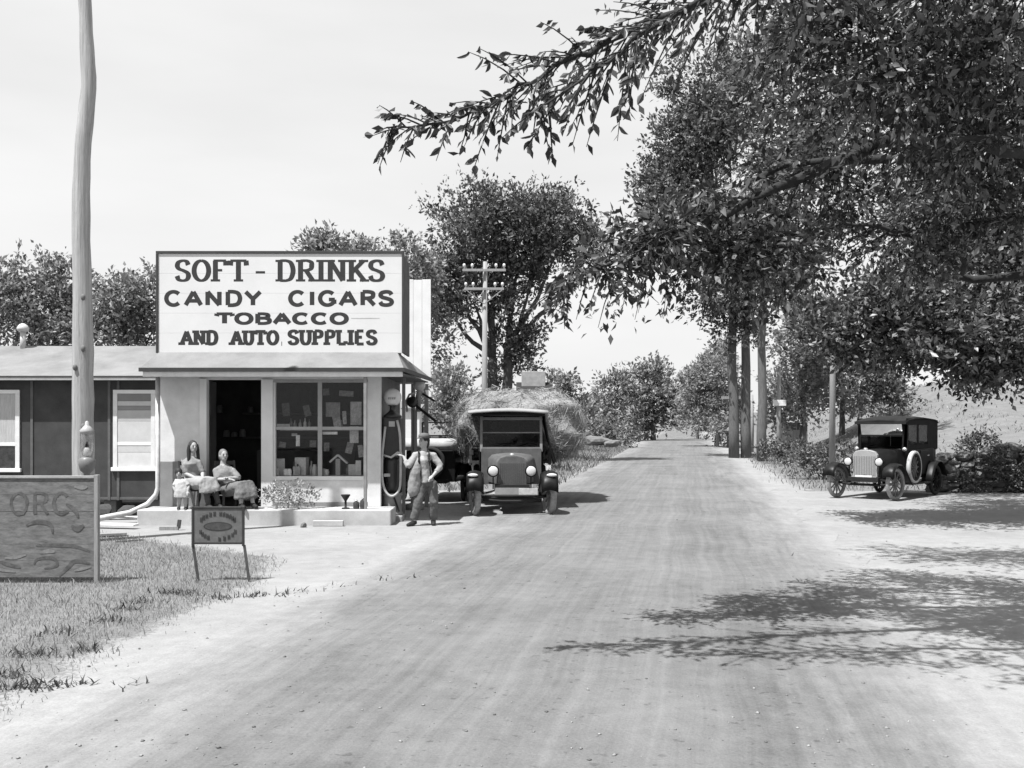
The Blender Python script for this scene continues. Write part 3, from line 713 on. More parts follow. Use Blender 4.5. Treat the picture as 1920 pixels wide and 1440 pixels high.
ak(f_.build('frame', PD, None, bevel=.005))
def ap(px, py, k): return Vector((XA(px, YA), YA-.0075-.0005*k, ZA(py, YA)))
em = MB()
ov = [ap(409+27*math.cos(a), 987-8.5*math.sin(a), 1) for a in np.linspace(0, 2*math.pi, 29)[:-1]]; em.poly(ov)
ak(em.build('oval_emblem', PD, None))
em2 = MB(); em2.poly([ap(409+24.5*math.cos(a), 987-6.6*math.sin(a), 2) for a in np.linspace(0, 2*math.pi, 29)[:-1]]); em2.poly([ap(405+4*math.cos(a), 986.5-3*math.sin(a), 4) for a in np.linspace(0, 2*math.pi, 15)[:-1]])
ak(em2.build('oval_centre', PM, None))
lrr = random.Random(4)
for (a0, a1, rx, ry, sgn, n_) in ((150, 100, 36, 23, 1, 5), (82, 30, 36, 23, 1, 6), (205, 240, 36, 25, 1, 4), (275, 335, 36, 25, 1, 5)):
    ar = MB()
    for i in range(n_):           # worn characters set round the oval, no longer readable
        an = math.radians(a0+(a1-a0)*i/(n_-1)); cx, cy = 409+rx*math.cos(an), 987-ry*math.sin(an); ww = 3.0; hh_ = 4.6
        for q in range(2):
            dx = (q-.5)*ww*.9; tl = lrr.uniform(-1, 1)
            ar.poly([ap(cx+dx-1, cy-hh_+tl, 3), ap(cx+dx+1, cy-hh_+tl, 3), ap(cx+dx+1.2, cy+hh_*.8, 3), ap(cx+dx-1, cy+hh_*.8, 3)])
        ar.poly([ap(cx-ww*.6, cy-1+lrr.uniform(-3, 3), 4), ap(cx+ww*.6, cy-1.5, 4), ap(cx+ww*.6, cy+1, 4), ap(cx-ww*.6, cy+1, 4)])
    ak(ar.build('worn_lettering', PD, None))
for (ta, tb) in (((362, 1022), (373, 1090)), ((458, 1022), (468, 1091))):
    a, b_ = P(*ta, YA), G(*tb); a.y = YA; b_.z = -.03
    m_ = a.lerp(b_, .3)
    ak(MB().bar(a, b_, .028, .014).build('leg', PM, None))

# ------------------------------------------------------------------ petrol pumps
GLOBE = mat('globe_glass', .55, .25, .12, 3, 0, spec=.5)
HOSE = mat('pale_hose', .36, .6, .15, 10, .05)
pump = empty('gas_pump', (XA(736, 17.45), 17.45, 0)); tag(pump, 'tall petrol pump with round globe and looped pale hose by the store', 'gas pump')
def pz(py): return ZA(py, 17.45)
MB().box(-.20, .20, -.2, .2, -.05, .10).build('kerb_base', CONCRETE, pump, bevel=.02)
MB().lathe([(.19, .10), (.19, .14), (.165, .17), (.165, pz(930)), (.18, pz(928)), (.18, pz(924))], (0, 0, 0)).build('pedestal', mat('pump_grey', .17, .5, .25), pump, smooth=True)
MB().lathe([(.155, pz(924)), (.16, pz(900)), (.16, pz(868)), (.15, pz(858))], (0, 0, 0)).build('cylinder', BLACK, pump, smooth=True)
MB().box(-.16, .16, -.14, .14, pz(858), pz(782)).build('cabinet', mat('pump_dark', .03, .4, .3), pump, bevel=.03)
MB().box(-.05, .06, -.152, -.138, pz(800), pz(790)).build('meter_plate', GREYMET, pump, bevel=.004)
MB().box(-.14, -.02, -.185, -.12, pz(893), pz(887)).build('handle', GREYMET, pump, bevel=.01)
MB().lathe([(.165, pz(783)), (.17, pz(780)), (.10, pz(774)), (.055, pz(770)), (.05, pz(762)), (.085, pz(760))], (0, 0, 0)).build('collar', BLACK, pump, smooth=True)
gb = MB().ell((0, 0, pz(745)), (.165, .085, .165), 24, 14).build('globe', GLOBE, pump, smooth=True)
gt = MB()
def gpt(x, y, k): return Vector((x, -.0865-.0005*k+.10*(x*x+(y-pz(745))**2)/.165, y))
for x_, w_g, h_g in ((-.055, .016, .03), (-.02, .014, .034), (.016, .016, .03), (.052, .014, .032)):      # worn print on the globe, not readable
    gt.sheet([[gpt(x_-w_g, pz(747)-h_g*.7, 1), gpt(x_-w_g*.8, pz(747)+h_g*.6, 1)], [gpt(x_+w_g*.7, pz(747)-h_g*.6, 1), gpt(x_+w_g, pz(747)+h_g*.7, 1)]])
gt.build('globe_print', mat('globe_ink', .26), gb)
hp = [(.10, -.15, pz(788)), (.15, -.17, pz(812)), (.165, -.17, pz(850)), (.165, -.18, pz(900)), (.14, -.2, pz(918)), (.05, -.22, pz(928)), (-.05, -.22, pz(926)), (-.13, -.21, pz(912)), (-.165, -.2, pz(890)), (-.165, -.19, pz(860)), (-.14, -.18, pz(830)), (-.11, -.16, pz(800))]
hp3 = [Vector(p) for p in hp]; sm_ = []
for i in range(len(hp3)-1):
    for t in (0, .33, .66): 
        p0, p1, p2, p3 = hp3[max(0, i-1)], hp3[i], hp3[i+1], hp3[min(len(hp3)-1, i+2)]
        sm_.append(0.5*((2*p1)+(p2-p0)*t+(2*p0-5*p1+4*p2-p3)*t*t+(3*p1-p0-3*p2+p3)*t**3))
sm_.append(hp3[-1])
MB().tube(sm_, .022, 8).build('hose', HOSE, pump, smooth=True)
MB().tube([(-.13, -.17, pz(853)), (0, -.21, pz(857)), (.12, -.2, pz(848)), (.2, -.25, pz(850))], [.018, .02, .024, .015], 8).build('nozzle', HOSE, pump, smooth=True)
MB().bar((.05, -.16, pz(932)), (.14, -.16, pz(958)), .03).build('brace', BLACKDULL, pump)

p2 = empty('hand_pump', (XA(778, 19.7), 19.7, 0)); tag(p2, 'second pump behind the man, small globe, round dark gauge and slanting arms', 'gas pump')
def qz(py): return ZA(py, 19.7)
def qx(px): return XA(px, 19.7)-XA(778, 19.7)
MB().lathe([(.2, -.02), (.2, .1), (.09, .14), (.05, .3), (.045, qz(770)), (.09, qz(768))], (0, 0, 0)).build('column', mat('pump2_grey', .22, .5, .2), p2, smooth=True)
MB().lathe([(.0, -.06), (.10, -.06), (.115, -.04), (.115, .05), (.09, .06)], (qx(774), -.06, qz(754)), 'y', 20).build('gauge', BLACK, p2, smooth=True)
MB().lathe([(.05, qz(772)), (.06, qz(745)), (.04, qz(736)), (.06, qz(733))], (qx(784), 0.03, 0)).build('neck', mat('pump2_grey', .22), p2, smooth=True)
MB().ell((qx(786), 0.03, qz(722)), (.125, .08, .125), 20, 12).build('globe', GLOBE, p2, smooth=True)
MB().bar((qx(780), -.06, qz(760)), (qx(818), -.16, qz(790)), .035, .05).build('arm', BLACKDULL, p2)
MB().bar((qx(792), .05, qz(738)), (qx(815), -.02, qz(752)), .035, .04).build('arm', BLACKDULL, p2)
MB().tube([(qx(764), -.05, qz(772)), (qx(762), -.05, qz(752)), (qx(768), -.05, qz(740)), (qx(780), -.04, qz(736))], .022, 8).build('hose', HOSE, p2, smooth=True)

# ------------------------------------------------------------------ vehicles
SUNDUSTYRE = mat('dusty_sunlit_tyre', .24, .9, .4, 8, .2); RUBBER = mat('tyre_rubber', .022, .9, .4, 10, .2); PALEWHEEL = mat('pale_wheel_paint', .13, .6, .2, 10)  # first tyre tone paled for dust and for sunlight on the front wheels
DUSTBLACK = mat('dusty_black_paint', .009, .42, .5, 5, .03, spec=.16); LENS = mat('headlamp_lens', .5, .15, .08, 4, 0, spec=.8)
CANVAS = mat('canvas_top', .02, .85, .35, 8, .2, spec=.1); RADCORE = mat('radiator_core', .06, .6, .35, 70, .4); NICKEL = mat('nickel', .55, .25, .1, 8, 0, metal=.6)
LEATHER = mat('seat_leather', .03, .6, .4, 12, .2)
def make_wheel(par, x, y, R=.38, r=.045, steer=0.0, wm=PALEWHEEL, tm=RUBBER):
    mb = MB(); mb.torus((0, 0, 0), R-.075, .022, 'x', 24, 6); mb.lathe([(.06, -.06), (.065, -.03), (.065, .03), (.05, .06)], (0, 0, 0), 'x', 14)
    for k in range(12):
        a = 2*math.pi*k/12; mb.bar((0, .05*math.cos(a), .05*math.sin(a)), (0, (R-.085)*math.cos(a), (R-.085)*math.sin(a)), .026, .022)
    w = mb.build('wheel', wm, par, smooth=False); w.location = (x, y, R+.0); w.rotation_euler = (0, 0, steer)
    MB().torus((0, 0, 0), R-r, r, 'x', 32, 10).build('tyre', tm, w, smooth=True)
    return w
def fender(par, path, x0, x1, m=DUSTBLACK, crown=.05, name='fender'):
    rows = []
    for (y, z) in path:
        rows.append([Vector((x0+(x1-x0)*u, y, z + crown*(1-(2*u-1)**2) - crown)) for u in (0, .2, .5, .8, 1)])
    return MB().sheet(rows).build(name, m, par, smooth=True, solid=.015)
def headlamp(par, x, y, z, r=.12):
    h = MB().lathe([(.02, .22), (.06, .18), (r*.85, .06), (r, 0), (r, -.02)], (x, y, z), 'y', 20).build('headlight', DUSTBLACK, par, smooth=True)
    MB().ell((x, y-.02, z), (r*.9, .03, r*.9), 18, 10).build('lens', LENS, h, smooth=True)
    MB().torus((x, y-.02, z), r*.95, .014, 'y', 24, 6).build('rim', DUSTBLACK, h, smooth=True)
    MB().bar((x, y+.06, z-.1), (x, y+.06, z-.35), .025).build('bracket', DUSTBLACK, h)
    return h
def hood(par, m, y0, y1, w0, w1, z0, z1, zb):
    """bonnet from the radiator (narrow) to the cowl (wide)"""
    rows = []
    for t in np.linspace(0, 1, 6):
        y, w, z = y0+(y1-y0)*t, w0+(w1-w0)*t, z0+(z1-z0)*t
        prof = [(-w, zb), (-w, z-.10), (-w*.85, z-.03), (-w*.45, z), (0, z+.012), (w*.45, z), (w*.85, z-.03), (w, z-.10), (w, zb)]
        rows.append([Vector((x, y, q)) for x, q in prof])
    return MB().sheet(rows).build('bonnet', m, par, smooth=True)
def axle_bits(par):
    MB().tube([(-.68, 0, .38), (-.4, 0, .34), (.4, 0, .34), (.68, 0, .38)], .03, 8).build('axle', BLACKDULL, par, smooth=True)
    sp_ = MB(); sp_.bar((-.5, -.02, .44), (0, -.02, .56), .05, .03); sp_.bar((.5, -.02, .44), (0, -.02, .56), .05, .03); sp_.build('spring', BLACKDULL, par)
def radiator(par, y, w, z0, z1, shell=DUSTBLACK, core=RADCORE):
    r = MB().poly([(-w, y, z0), (w, y, z0), (w, y, z1-.10), (w*.8, y, z1-.02), (w*.35, y, z1+.015), (-w*.35, y, z1+.015), (-w*.8, y, z1-.02), (-w, y, z1-.10)], (0, .1, 0)).build('radiator', shell, par, bevel=.012)
    cm = MB().box(-w+.035, w-.035, y-.006, y+.02, z0+.03, z1-.13).build('core', core, r)
    bars = MB()
    for k in range(13): 
        x = (-w+.05)+(2*w-.1)*k/12; bars.box(x-.006, x+.006, y-.012, y-.0062, z0+.03, z1-.13)
    bars.build('grille', mat('grille_bars', .12, .5, .3), r)
    MB().lathe([(.035, z1), (.045, z1+.02), (.045, z1+.05), (.015, z1+.06)], (0, y+.05, 0)).build('cap', NICKEL, r, smooth=True)
    return r

def make_sedan(name, label, loc, rz, closed=True):
    c = empty(name, loc, rz); tag(c, label, 'car')
    WB = 2.55
    for sx_ in (-1, 1):
        make_wheel(c, sx_*.70, 0, steer=math.radians(-8), tm=SUNDUSTYRE if closed else RUBBER); make_wheel(c, sx_*.70, WB, wm=DUSTBLACK)
        x0, x1 = sx_*.56, sx_*.84
        fender(c, [(-.44, .56), (-.42, .70), (-.30, .80), (-.12, .86), (.08, .85), (.28, .76), (.45, .60), (.62, .44), (.74, .36)], x0, x1)
        fender(c, [(1.98, .38), (2.06, .55), (2.2, .76), (2.4, .87), (2.6, .88), (2.8, .8), (2.95, .62), (3.0, .5)], x0, x1)
        MB().box(min(sx_*.56, sx_*.83), max(sx_*.56, sx_*.83), .74, 1.98, .33, .36).build('running_board', DUSTBLACK, c, bevel=.01)
        headlamp(c, sx_*.37, -.10, .88, .10)
        sdl = MB().lathe([(.015, .1), (.045, .05), (.05, 0)], (sx_*.58, .86, 1.16), 'y', 14).build('side_lamp', NICKEL, c, smooth=True)
    axle_bits(c)
    MB().box(-.36, .36, -.14, 3.05, .42, .52).build('chassis', BLACKDULL, c, bevel=.01)
    radiator(c, -.03, .29, .52, 1.14, NICKEL if closed else DUSTBLACK, mat('radiator_bright', .26, .5, .25, 80, .4) if closed else RADCORE)
    hood(c, DUSTBLACK, .07, .86, .27, .42, 1.10, 1.16, .55)
    # body tub
    b = MB()
    prof = [(.86, .44, 1.14), (1.0, .54, 1.16), (1.2, .60, 1.14), (1.9, .62, 1.14), (2.6, .62, 1.16), (3.0, .55, 1.14)]
    rows = []
    for (y, w, z) in prof: rows.append([Vector((-w*.94, y, .46)), Vector((-w, y, .7)), Vector((-w, y, z)), Vector((-w+.05, y, z+.02))])
    b.sheet(rows); b.sheet([[Vector((-p.x, p.y, p.z)) for p in r] for r in rows])
    b.sheet([[Vector((-.42, .862, .5)), Vector((.42, .862, .5))], [Vector((-.44, .862, 1.16)), Vector((.44, .862, 1.16))]])
    b.sheet([[Vector((-.54, 3.0, .46)), Vector((.54, 3.0, .46))], [Vector((-.55, 3.0, 1.15)), Vector((.55, 3.0, 1.15))]])
    b.box(-.58, .58, .9, 2.98, .47, .5)
    b.build('body', DUSTBLACK, c, smooth=False, solid=.018)
    for sx_ in (-1, 1):
        for ya, yb in ((1.15, 1.62), (1.75, 2.3)):
            d = MB().box(min(sx_*.625, sx_*.64), max(sx_*.625, sx_*.64), ya, yb, .55, 1.12).build('door', DUSTBLACK, c, bevel=.008)
            MB().box(min(sx_*.64, sx_*.665), max(sx_*.64, sx_*.665), yb-.12, yb-.02, .98, 1.005).build('handle', NICKEL, d, bevel=.004)
    for y in (1.75, 2.6):
        MB().box(-.52, .52, y-.42, y, .62, .78).build('seat', LEATHER, c, bevel=.04); MB().box(-.52, .52, y-.06, y+.06, .74, 1.2).build('seat_back', LEATHER, c, bevel=.04)
    MB().torus((0, 0, 0), .2, .015, 'z', 20, 6).build('steering_wheel', BLACKDULL, c, smooth=True).location = (-.28, 1.16, 1.2)
    # windscreen
    ws = MB()
    for x in (-.52, .52): ws.bar((x, .92, 1.12), (x, 1.0, 1.80), .035)
    for z, y in ((1.15, .925), (1.48, .96), (1.80, 1.0)): ws.bar((-.52, y, z), (.52, y, z), .03)
    wsc = ws.build('windscreen_frame', DUSTBLACK, c)
    MB().poly([(-.5, .927, 1.17), (.5, .927, 1.17), (.5, .957, 1.46), (-.5, .957, 1.46)], (0, .004, 0)).build('pane', glassmat('car_glass', .0, .5), wsc)
    if closed:
        # upper pane tilted open so that it mirrors the sky
        MB().poly([(-.5, .966, 1.5), (.5, .966, 1.5), (.5, .90, 1.775), (-.5, .90, 1.775)], (0, .004, 0)).build('pane', glassmat('car_glass_sky', 2.2, .5), wsc)
        rows = []
        for (y, z) in ((.86, 1.84), (1.0, 1.9), (1.5, 1.95), (2.2, 1.95), (2.8, 1.92), (3.02, 1.86)):
            rows.append([Vector((x*(.60), y, z - .05*abs(x)**3)) for x in (-1.04, -.9, -.5, 0, .5, .9, 1.04)])
        rf = MB().sheet(rows).build('roof', CANVAS, c, smooth=True, solid=.03)
        v = MB(); v.box(-.625, .625, .84, .87, 1.76, 1.83); v.build('valance', CANVAS, c)
        MB().box(-.58, .58, 2.98, 3.03, 1.12, 1.86).build('rear_curtain', CANVAS, c, bevel=.02)
        for sx_ in (-1, 1):
            xs = sx_*.605
            for ya, yb, za, zb in ((2.30, 3.0, 1.14, 1.87), (.94, 2.30, 1.74, 1.9), (1.00, 1.06, 1.14, 1.74), (1.60, 1.72, 1.14, 1.74), (1.06, 1.60, 1.14, 1.27), (1.72, 2.30, 1.14, 1.27)):
                MB().box(min(xs, xs-.012*sx_), max(xs, xs-.012*sx_), ya+.001, yb-.001, za+.001, zb-.001).build('side_curtain', CANVAS, c)
            for ya, yb in ((1.06, 1.60), (1.72, 2.30)): MB().box(min(xs-.004*sx_, xs-.008*sx_), max(xs-.004*sx_, xs-.008*sx_), ya, yb, 1.27, 1.74).build('pane', glassmat('celluloid', .05, .5), c)
        # spare tyre standing on the running board
        sw_ = make_wheel(c, .765, .98, R=.37, r=.05); sw_.location.z = .74; sw_.name = 'spare_wheel'
        MB().torus((.765, .98, .74), .345, .056, 'x', 30, 8).build('tyre_cover', mat('tyre_cover', .40, .6, .2), c, smooth=True)
    else:
        rows = []
        for k, (dy, dz) in enumerate(((-.1, 1.2), (-.12, 1.32), (0, 1.42), (.16, 1.40), (.22, 1.28), (.16, 1.18))): rows.append([Vector((x*.66, 2.95+dy, dz)) for x in (-1, -.5, 0, .5, 1)])
        MB().sheet(rows).build('folded_top', mat('folded_canvas', .34, .85, .25), c, smooth=True, solid=.03)
        ss = make_wheel(c, 0, 3.16, R=.36, r=.05, wm=DUSTBLACK); ss.rotation_euler = (0, 0, math.pi/2); ss.location.z = .9; ss.name = 'spare_wheel'
    MB().box(-.2, .2, -.115, -.10, .44, .56).build('number_plate', mat('plate_white', .6, .5, .1), c, bevel=.005)
    MB().box(-.30, .30, -.10, -.06, .40, .54).build('apron', mat('apron_grey', .22, .6, .2), c, bevel=.01)
    return c

cr = make_sedan('parked_car', 'black antique closed car parked under the tree on bare earth', (0, 0, 0), math.radians(-43), True)
ca = Vector((8.30, 22.55, 0)); cr.location = ca
c3 = make_sedan('touring_car', 'dark open touring car in the store shadow, seen from behind', (0, 0, 0), math.radians(176), False)
c3.location = (-1.62, 24.6, 0.0)

def make_truck():
    tk = empty('hay_truck', (0.0, 18.35, 0), math.radians(1.0)); tag(tk, 'dusty antique farm truck carrying hay, facing the viewer on the road', 'truck')
    TP = mat('truck_paint_dusty', .085, .6, .35, 6, .05); TD = mat('truck_paint_dark', .010, .7, .4, 6, .05, spec=.08); ROOFT = mat('truck_roof_canvas', .24, .8, .2, 6, .1)
    for s_ in (-1, 1):
        make_wheel(tk, s_*.71, 0, R=.39, r=.06, steer=math.radians(12), tm=SUNDUSTYRE)
        make_wheel(tk, s_*.74, 3.3, R=.43, r=.075, wm=DUSTBLACK)
        x0, x1 = s_*.55, s_*.86
        fender(tk, [(-.46, .52), (-.44, .68), (-.32, .80), (-.12, .87), (.1, .85), (.3, .75), (.5, .58), (.68, .44), (.8, .4)], x0, x1, DUSTBLACK, .06)
        ap_ = MB().sheet([[Vector((s_*.56, y, z)) for z in (zb, zt)] for y, zb, zt in ((-.40, .50, .66), (-.25, .46, .80), (0, .44, .83), (.25, .44, .74), (.5, .42, .56), (.75, .38, .4))]); ap_.build('splash_apron', DUSTBLACK, tk, solid=.01)
        MB().ell((s_*.74, -.36, .79), (.10, .05, .035), 14, 8).build('fender_highlight', LENS, tk, smooth=True)  # pale flat ellipsoid standing in for the sun highlight on the fender
        MB().box(min(s_*.56, s_*.84), max(s_*.56, s_*.84), .8, 2.0, .36, .39).build('running_board', DUSTBLACK, tk, bevel=.01)
        headlamp(tk, s_*.36, -.12, .86, .108)
    axle_bits(tk)
    MB().tube([(-.55, -.28, .33), (-.2, -.3, .30), (.2, -.3, .30), (.55, -.28, .33)], .022, 8).build('tow_bar', BLACKDULL, tk, smooth=True)
    MB().box(-.34, .34, -.1, 5.3, .5, .6).build('chassis', BLACKDULL, tk, bevel=.01)
    MB().box(-.33, .33, -.10, -.07, .40, .55).build('apron', mat('apron_grey', .22), tk, bevel=.01)
    MB().box(.12, .48, -.36, -.345, .42, .54).build('number_plate', mat('plate_grey', .36, .5, .3, 14), tk, bevel=.01)
    radiator(tk, -.03, .28, .56, 1.13, TP, mat('truck_radiator', .035, .6, .4, 70, .4))
    hood(tk, TP, .07, .86, .27, .46, 1.09, 1.17, .6)
    MB().sheet([[Vector((x, .87, z)) for x in (-.60, -.3, .3, .60)] for z in (.55, 1.2, 1.26)]).build('cowl', TP, tk, solid=.03)
    # cab
    cb = MB()
    for x in (-.60, .60): cb.bar((x, .90, 1.2), (x, 1.02, 1.98), .05); cb.bar((x, 2.0, .95), (x, 2.0, 1.98), .05)
    cb.bar((-.6, .92, 1.26), (.6, .92, 1.26), .045, .06); cb.bar((-.6, 1.0, 1.86), (.6, 1.0, 1.86), .045, .06); cb.bar((-.6, .96, 1.58), (.6, .96, 1.58), .025)
    wf_ = cb.build('windscreen_frame', mat('truck_frame_paint', .17, .6, .3), tk)
    MB().poly([(-.575, .925, 1.285), (.575, .925, 1.285), (.575, .957, 1.57), (-.575, .957, 1.57)], (0, .004, 0)).build('pane', glassmat('car_glass', .0, .5), wf_)
    MB().poly([(-.575, .962, 1.59), (.575, .962, 1.59), (.575, .995, 1.83), (-.575, .995, 1.83)], (0, .004, 0)).build('pane', glassmat('car_glass', .0, .5), wf_)
    rows = [[Vector((x*.80-.06, y, z - .045*x*x)) for x in (-1.0, -.8, -.4, 0, .4, .8, 1.0)] for y, z in ((.72, 2.0), (.74, 2.035), (1.0, 2.06), (1.6, 2.07), (2.1, 2.04))]
    MB().sheet(rows).build('roof', ROOFT, tk, smooth=True, solid=.03)
    MB().box(-.78, .66, .73, .76, 1.905, 1.965).build('visor', TD, tk, bevel=.01)
    MB().box(-.62, .62, 2.02, 2.06, .6, 2.02).build('cab_back', TD, tk)
    for s_ in (-1, 1):
        MB().poly([(s_*.625, .92, .42), (s_*.625, 2.02, .42), (s_*.625, 2.02, 1.3), (s_*.625, .92, 1.22)], (s_*.02, 0, 0)).build('door', TD, tk)
    MB().sheet([[Vector((.66+.30*(1-t_)**1.3*(.6+.4*u)+.02*math.sin(7*u), .9+.15*u+.9*u, .95+1.03*t_)) for u in (0, .25, .5, .75, 1)] for t_ in (0, .2, .4, .6, .8, 1)]).build('side_curtain', TD, tk, smooth=True, solid=.02)
    MB().box(-.55, .55, 1.45, 1.95, .7, .88).build('seat', LEATHER, tk, bevel=.04); MB().box(-.55, .55, 1.88, 1.99, .86, 1.35).build('seat_back', LEATHER, tk, bevel=.04)
    st = MB().torus((0, 0, 0), .2, .015, 'z', 20, 6).build('steering_wheel', BLACKDULL, tk, smooth=True); st.location = (.28, 1.25, 1.2); st.rotation_euler = (math.radians(40), 0, 0)
    # bed
    for k in range(6): MB().box(-.85+k*.284, -.85+k*.284+.274, 2.15, 5.4, .92, .97).build('bed_plank', DARKWOOD, tk)
    for s_ in (-1, 1):
        for y in (2.25, 3.2, 4.2, 5.3): MB().box(s_*.85-.03, s_*.85+.03, y-.04, y+.04, .88, 1.55).build('stake', DARKWOOD, tk)
        for z in (1.1, 1.35): MB().box(s_*.80-.012, s_*.80+.012, 2.15, 5.4, z, z+.1).build('side_rail', DARKWOOD, tk)
    return tk
truck = make_truck()

def make_hay():
    h = empty('hay_load', (0.0, 18.35, 0), math.radians(1.0)); tag(h, 'big shaggy load of hay heaped on the truck bed', 'hay')
    rg = np.random.default_rng(5); nu, nv = 64, 36
    V = []; N = []
    for i in range(nv+1):
        t = -math.pi/2 + math.pi*i/nv
        for k in range(nu):
            a = 2*math.pi*k/nu
            def se(c_, e): return math.copysign(abs(c_)**e, c_)
            x = 1.50*se(math.cos(t), .55)*se(math.cos(a), .7); y = 1.85*se(math.cos(t), .55)*se(math.sin(a), .6); z = .80*se(math.sin(t), .75)
            if z < -.3: z = -.3+(z+.3)*.9
            nz = .10*math.sin(x*5+y*3)+.07*math.sin(y*7-x*4+z*6)+.05*math.sin(z*11+x*9)
            r = 1+nz*.55
            V.append((x*r*.95+.22, y*r*.98+3.75, z*r*.92+1.72))
    fs = [(i*nu+k, i*nu+(k+1) % nu, (i+1)*nu+(k+1) % nu, (i+1)*nu+k) for i in range(nv) for k in range(nu)]
    HAY = mat('hay', .20, .95, .45, 9, .8, (1, 1, 2.5)); 
    body = fast_mesh('heap', V, fs, HAY, h, smooth=True)
    # loose stalks
    Va = np.array(V); c = Va.mean(0); n = 15000
    idx = rg.integers(0, len(Va), n); p = Va[idx] + rg.normal(size=(n, 3))*.05; out = unit((p-c)/np.array([1.5, 1.9, .8]))
    tang = unit(np.cross(out, rg.normal(size=(n, 3)))); d = unit(tang + out*rg.uniform(-.1, .45, (n, 1)) + np.array([0, 0, -.55])); L = rg.uniform(.12, .38, (n, 1))
    w = unit(np.cross(d, rg.normal(size=(n, 3))))*.006
    VV = np.stack([p-w, p+w, p+d*L], 1).reshape(-1, 3); T = np.arange(n*3).reshape(-1, 3)
    st = fast_mesh('stalks', VV, T, leafmat('hay_stalks', .25, .5, .2, .9, .1), h); st['kind'] = 'stuff'
    return h
make_hay()

# ------------------------------------------------------------------ trees
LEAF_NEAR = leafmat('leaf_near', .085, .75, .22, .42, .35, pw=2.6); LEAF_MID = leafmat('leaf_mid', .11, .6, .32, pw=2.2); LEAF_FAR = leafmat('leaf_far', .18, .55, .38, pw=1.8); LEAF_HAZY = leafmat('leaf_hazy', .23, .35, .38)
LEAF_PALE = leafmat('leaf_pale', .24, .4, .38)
TRUNK = mat('tree_bark', .10, .95, .4, 5, .8, (4, 4, .5)); TRUNKDARK = mat('tree_bark_dark', .06, .95, .4, 5, .8, (4, 4, .5))

def wobble_path(a, b, n=7, amp=.08, rg=RNG, sag=0.0):
    a, b = np.array(a, float), np.array(b, float); L = np.linalg.norm(b-a); out = []
    off = np.cumsum(rg.normal(size=(n+1, 3)), 0)*amp*L/n; off -= np.linspace(0, 1, n+1)[:, None]*off[-1]; off -= off[0]*(1-np.linspace(0, 1, n+1)[:, None])
    for i in range(n+1):
        t = i/n; p = a+(b-a)*t+off[i]; p[2] += sag*L*math.sin(math.pi*t); out.append(tuple(p))
    return out
def tree(name, label, base, trunk_r, blobs, Y, leaf, per=9, dens=1.0, lm=None, tm=None, stems=1, twig=None, up=.35, group=None, fork=None, seed=0, tight=.2, cat='tree', gapx=.7):
    """blobs: (px, py, rx_px, ry_px, depth radius m, dY, twigs)"""
    rg = np.random.default_rng(seed+101); s_ = Y/F
    t = empty(name, base); tag(t, label, cat, group); base = Vector(base)
    wd = MB(); top = max(ZA(b[1], Y+b[5]) for b in blobs)
    fk = fork or base.z + (top-base.z)*.4
    forks = []
    for k in range(stems):
        fx = base.x + (0 if stems == 1 else (k-(stems-1)/2)*gapx); f_ = np.array([fx, base.y, fk]); forks.append(f_)
        pth = wobble_path((base.x+(fx-base.x)*.8, base.y, base.z-.3), f_, 6, .05, rg); wd.tube(pth, list(np.linspace(trunk_r*1.15, trunk_r*.72, 7)), 9)
    V, T, o = [], [], 0
    for b in blobs:
        px, py, rx, ry, rd, dY, n = b; Yb = Y+dY; c = P(px, py, Yb); q = Yb/F
        f_ = min(forks, key=lambda g: (g[0]-c.x)**2)
        if c.z > f_[2]*.7: wd.tube(wobble_path(f_, (c.x, c.y, c.z+ry*q*.25), 6, .14, rg), list(np.linspace(trunk_r*.5, trunk_r*.09, 7)), 6)
        for _ in range(5):
            e = unit(rg.normal(size=3))*np.array([rx*q, rd, ry*q])*.8
            wd.tube(wobble_path((c.x, c.y, c.z), (c.x+e[0], c.y+e[1], c.z+abs(e[2])*.7), 4, .15, rg), list(np.linspace(trunk_r*.16, trunk_r*.04, 5)), 5)
        n = int(n*dens); org, d = blob_twigs((c.x, c.y, c.z), (rx*q, rd, ry*q), n, rg, max(6, n//26), tight, up)
        L = (twig or leaf*3.2)*rg.uniform(.5, 1.4, n)
        pos, dd, sz = spray_leaves(org, d, L, per, leaf, rg, .12, leaf*.35)
        v, f = leaf_geo(pos, dd, sz, .5, .12, rg); V.append(v); T.append(f+o); o += len(v)
    wo = wd.build('trunk', tm or TRUNK, None, smooth=True); keep(wo, t)
    cr_ = fast_mesh('crown', np.concatenate(V), np.concatenate(T), lm or LEAF_FAR); keep(cr_, t)
    return t

BK = 'trees behind the shed and store'
def gbase(px, Y): 
    x = XA(px, Y); return (x, Y, float(gh(x, Y)))
tree('background_tree', 'leafy tree behind the shed roof, left of the crooked pole', gbase(25, 42), .2, [(20, 560, 85, 75, 2.2, 0, 420), (75, 600, 60, 60, 2, 1, 260), (-60, 560, 80, 80, 2, 1, 260), (20, 680, 110, 70, 1.5, 2, 200)], 42, .24, group=BK, seed=1)
tree('background_tree', 'leafy tree rising directly behind the crooked pole', gbase(125, 43), .2, [(110, 560, 55, 65, 2, 0, 320), (150, 620, 60, 60, 2, 1, 240), (130, 690, 90, 60, 1.5, 2, 160)], 43, .24, group=BK, seed=2)
tree('background_tree', 'thin-topped tree between the crooked pole and the billboard', gbase(225, 41), .2, [(215, 560, 55, 65, 2, 0, 300), (260, 580, 55, 70, 2, 1, 300), (200, 640, 70, 50, 2, 1, 220), (300, 600, 60, 60, 2, 2, 200)], 41, .24, group=BK, seed=3)
